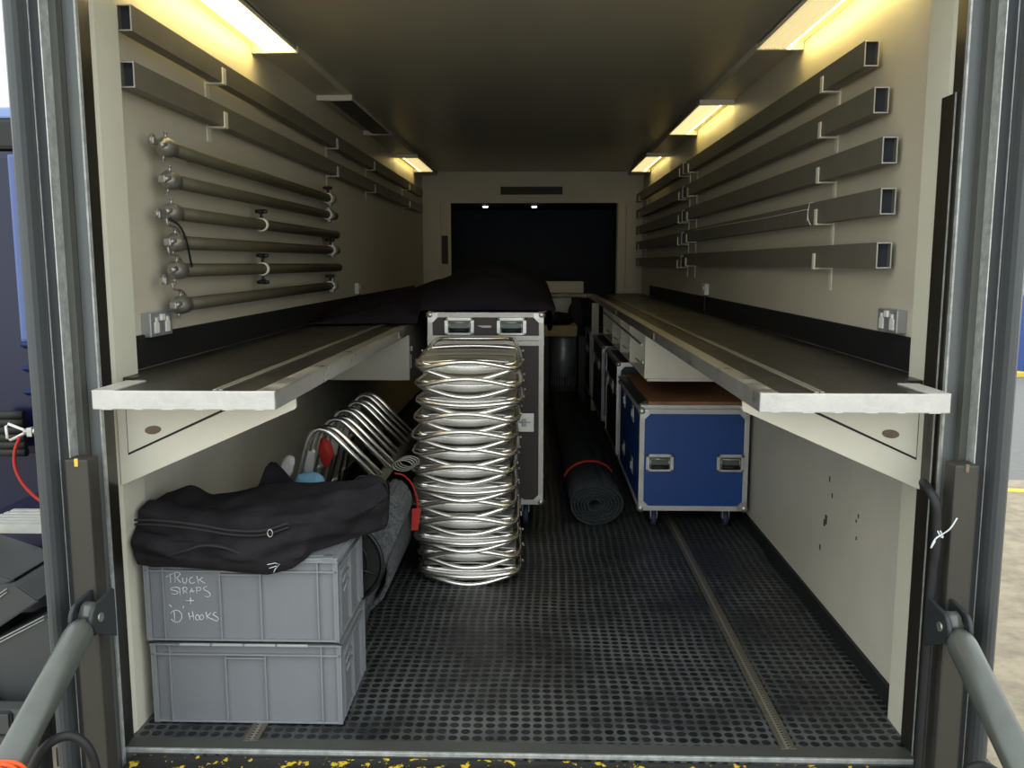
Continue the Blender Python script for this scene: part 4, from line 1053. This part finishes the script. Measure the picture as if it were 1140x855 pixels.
for k in range(N):
    zz_ = .012+k*.0815
    rx = [0.006, .014, .004, .008, -.002, .004, -.010, -.006, -.010, -.006, .0, .0, .004][k]
    cxk = -.268-.014*math.sin(k*.45)-(.006 if k > 4 else 0)
    rz = .014*math.sin(k*1.7)
    pr_ = ch2 if k in (0, 2, 5, 10) else ch
    loc = (cxk+rx, 4.0+.008*math.sin(k*2.1), zz_)
    rot = (.085 if k == N-1 else 0, .006*math.sin(k*2.9), rz)
    if pr_.name not in used:
        used.add(pr_.name); o = pr_; o.location = loc; o.rotation_euler = rot
    else: o = dup(pr_, loc, rot)
    o['label'] = 'silver folding chair lying flat in the tall chair stack, %s' % wd[k]

# ------------------------------------------------------------------ outside, left
b = NB(); bx(b, -1.58, -1.50, 2.9, 3.0, -.5, -.3); b.free()
t = thing('parked_truck', 'dark blue parked truck cab seen past the left door frame', 'truck', (-3.4, 5.2, -1.1))
b = NB(); bx(b, -4.6, -2.0, 4.0, 7.5, .62, 2.02, bev=.04); bx(b, -4.6, -2.0, 4.1, 7.5, -.35, .62, bev=.02)
obj('cab_body', b, 'wtruck', t)
b = NB(); bx(b, -2.325, -2.28, 3.985, 4.01, 1.15, 2.0, bev=.015); obj('painted_highlight', b, mat('painted_highlight_blue', (84, 104, 160), .35), t)  # reflected highlight on the cab, painted as a separate pale blue strip
b = NB(); bx(b, -4.6, -2.0, 4.02, 7.4, 2.02, 2.16, bev=.02); obj('dark_visor', b, 'blackp', t)
b = NB(); bx(b, -4.6, -2.0, 4.03, 7.3, 2.16, 2.21, bev=.01); obj('roof_rail', b, mat('pale_blue_rail', (140, 165, 215), .4), t)
b = NB(); tube(b, sm([(-2.235, 3.975, 1.42), (-2.265, 3.97, 1.41), (-2.27, 3.97, 1.3), (-2.255, 3.97, 1.22), (-2.2, 3.97, 1.21)]), .006, 6)
for z in (1.14, 1.03, .92): prism(b, [(3.99, z-.02), (3.95, z), (3.99, z+.012)], -2.31, -2.05, 'x')
obj('louvres', b, mat('blue_louvre', (44, 60, 110), .3), t)
b = NB()
for i in range(6): tube(b, [(-2.42+.0*i, 3.93, .82-i*.035), (-2.30, 3.93, .82-i*.035)], .02, 10)
obj('ribbed_bellows', b, 'rubber', t)
b = NB()
for i in range(6): bx(b, -2.19+i*.004, -1.9, 3.36+i*.04, 3.39+i*.04, .46+.0*i, .475, bev=.002)
bx(b, -2.19, -1.9, 3.36, 3.60, .455, .462); bx(b, -2.19, -1.9, 3.355, 3.362, .44, .476)
obj('step_tread', b, 'tread', t)
b = NB(); bx(b, -2.3, -1.85, 3.62, 3.98, -.4, .44); bx(b, -2.25, -1.86, 3.40, 3.60, -.2, .30, bev=.02); obj('step_box', b, mat('dark_navy_step', (34, 34, 62), .4), t)
t = thing('air_line_coupling', 'white triangular pull handle with a curved red air line by the left door frame', 'air line', (-1.88, 3.2, .88))
b = NB(); tube(b, [(-1.852, 3.2, .885), (-1.868, 3.2, .892), (-1.925, 3.2, .915), (-1.935, 3.2, .905), (-1.933, 3.2, .86), (-1.922, 3.2, .852), (-1.868, 3.2, .878)], .0055, 8, closed=True); obj('pull_handle', b, 'sockw', t)
b = NB(); tube(b, [(-1.865, 3.2, .885), (-1.80, 3.2, .888)], .012, 10); bx(b, -1.85, -1.83, 3.185, 3.215, .868, .902, bev=.003); obj('coupling_body', b, 'alu', t)
b = NB(); tube(b, sm([(-1.885, 3.2, .865), (-1.908, 3.2, .81), (-1.912, 3.2, .75), (-1.89, 3.2, .69), (-1.85, 3.2, .64), (-1.80, 3.2, .60)]), .0065, 8); obj('red_hose', b, 'red', t)
# grey moulded panels lower left
t = thing('plastic_panel_stack', 'stack of tilted dark grey moulded panels with pale piping outside the left door frame', 'panels', (-1.9, 3.0, -.4))
def slab(nm_, cx, cz, w, h, ang, m, dy=0, th=.05):
    b = NB(); ca, sa = math.cos(ang), math.sin(ang)
    pl = [(cx+x*ca-z*sa, cz+x*sa+z*ca) for x, z in ((-w, 0), (0, 0), (0, -h), (-w, -h))]
    prism(b, pl, 2.95+dy, 2.95+dy+th, 'y', bev=.006)
    return b, (ca, sa)
A = math.radians(-33)
def quad(pts, y, th, bev=.005):
    b = NB(); prism(b, pts, y, y+th, 'y', bev=bev); return b
obj('upper_panel', quad([(-2.1, .46), (-1.838, .372), (-2.02, .26), (-2.1, .24)], 3.02, .3), 'greyp', t)
obj('middle_panel', quad([(-2.1, .33), (-1.815, .365), (-1.735, .305), (-2.0, .13), (-2.1, .10)], 2.99, .3), 'greyp', t)
obj('lower_panel', quad([(-2.1, .155), (-1.93, .145), (-1.695, .262), (-1.66, .235), (-1.66, -.22), (-1.80, -.17), (-1.90, -.06), (-2.1, .03)], 2.96, .3), 'greyp', t)
b = NB()
for d in (0, .012): tube(b, [(-2.1, .25-d, 2.95) if False else (-2.0, 2.985, .245-d), (-1.845, 2.985, .352-d)], .002, 6)
for d in (0, .012): tube(b, [(-2.0, 2.955, .105-d), (-1.70, 2.955, .262-d)], .002, 6)
obj('piping', b, 'greyp2', t, label='two pairs of thin pale lines')
obj('arm_bar', quad([(-1.97, .02), (-1.95, .035), (-1.76, -.135), (-1.775, -.155)], 2.90, .04), 'seal', t)
t = thing('control_box', 'grey plastic control box with framed buttons at the lower left corner', 'control box', (-1.8, 2.8, -.2))
b = NB(); bx(b, -2.05, -1.66, 2.80, 2.89, -.6, -.02, bev=.02); obj('housing', b, 'greyp', t)
for z in (-.06, -.19):
    for x in (-1.87, -1.775):
        b = NB(); tube(b, [(x+dx, 2.797, z+dz) for dx, dz in rrect(-.03, .03, -.045, .045, .012, 3)], .0035, 6, closed=True); bt = obj('button_frame', b, 'blackp', t)
        b = NB(); bx(b, x-.022, x+.022, 2.79, 2.80, z-.036, z+.036, bev=.003); obj('button', b, 'frame_sl', bt)

# ------------------------------------------------------------------ ground and yard
b = NB(); bx(b, -30, 30, -12, 10.6, -1.2, -1.1); o = struct('ground', b, 'concrete')
b = NB(); bx(b, -30, 30, 10.6, 60, -1.2, -1.1); struct('ground_road', b, 'asphalt')
b = NB(); prism(b, [(3.5, 10.35), (12, 9.0), (12, 9.16), (3.5, 10.51)], -1.099, -1.095, 'z'); o = obj('yellow_line', b, 'yline'); o['kind'] = 'structure'
t = thing('blue_skip', 'blue metal skip with a yellow foot far across the yard on the right', 'skip', (12.4, 20.5, -1.1))
b = NB(); prism(b, [(11.3, .75), (11.3, -1.0), (14.5, -1.0), (15, .75)], 20.5, 24, 'y', bev=.03)
for x in (11.9, 12.7, 13.5): bx(b, x, x+.1, 20.44, 20.5, -1.0, .7)
obj('skip_body', b, 'bluebin', t)
b = NB(); bx(b, 11.1, 14.6, 20.4, 20.7, -1.1, -.98, bev=.02); obj('yellow_foot', b, 'yline', t)
# pale building far behind on the left
t = thing('pale_building', 'pale clad building showing above the blue truck at the upper left edge', 'building', (-16, 30, -1.1))
b = NB(); bx(b, -30, -14.4, 30, 40, -1.1, 14); obj('wall_cladding', b, mat('pale_cladding', (225, 232, 226), .7, var=.02), t)
b = NB(); bx(b, -30, -14.2, 29.8, 40.2, 14, 14.3); obj('roof_edge', b, 'greyp2', t)
t = thing('grey_shed', 'long pale grey warehouse on the right across the yard', 'building', (24, 44, -1.1))
b = NB(); bx(b, 14, 40, 42, 50, -1.1, 9); obj('wall_cladding', b, mat('grey_cladding', (190, 196, 198), .7), t)
b = NB(); bx(b, 13.8, 40.2, 41.8, 50.2, 9, 9.3); obj('roof_edge', b, 'greyp2', t)

# ------------------------------------------------------------------ world, camera
w = bpy.data.worlds.new('overcast'); SC.world = w; w.use_nodes = True
N_ = w.node_tree.nodes; bg = N_['Background']
bg.inputs['Color'].default_value = (.92, .97, .97, 1); bg.inputs['Strength'].default_value = 2.1
cam = bpy.data.cameras.new('camera'); co = bpy.data.objects.new('camera', cam); COL.objects.link(co)
cam.sensor_width = 36; cam.lens = 980/1140*36; cam.clip_start = .02; cam.clip_end = 200
co.location = (.058, 0, 1.514)
co.rotation_euler = (math.radians(90-7.84), 0, math.radians(1.62))
SC.camera = co
vs = SC.view_settings; vs.view_transform = 'Standard'; vs.look = 'None'; vs.exposure = 0.; vs.gamma = 1.; vs.use_curve_mapping = False
for o in SC.objects:
    if '_o' in o: del o['_o']
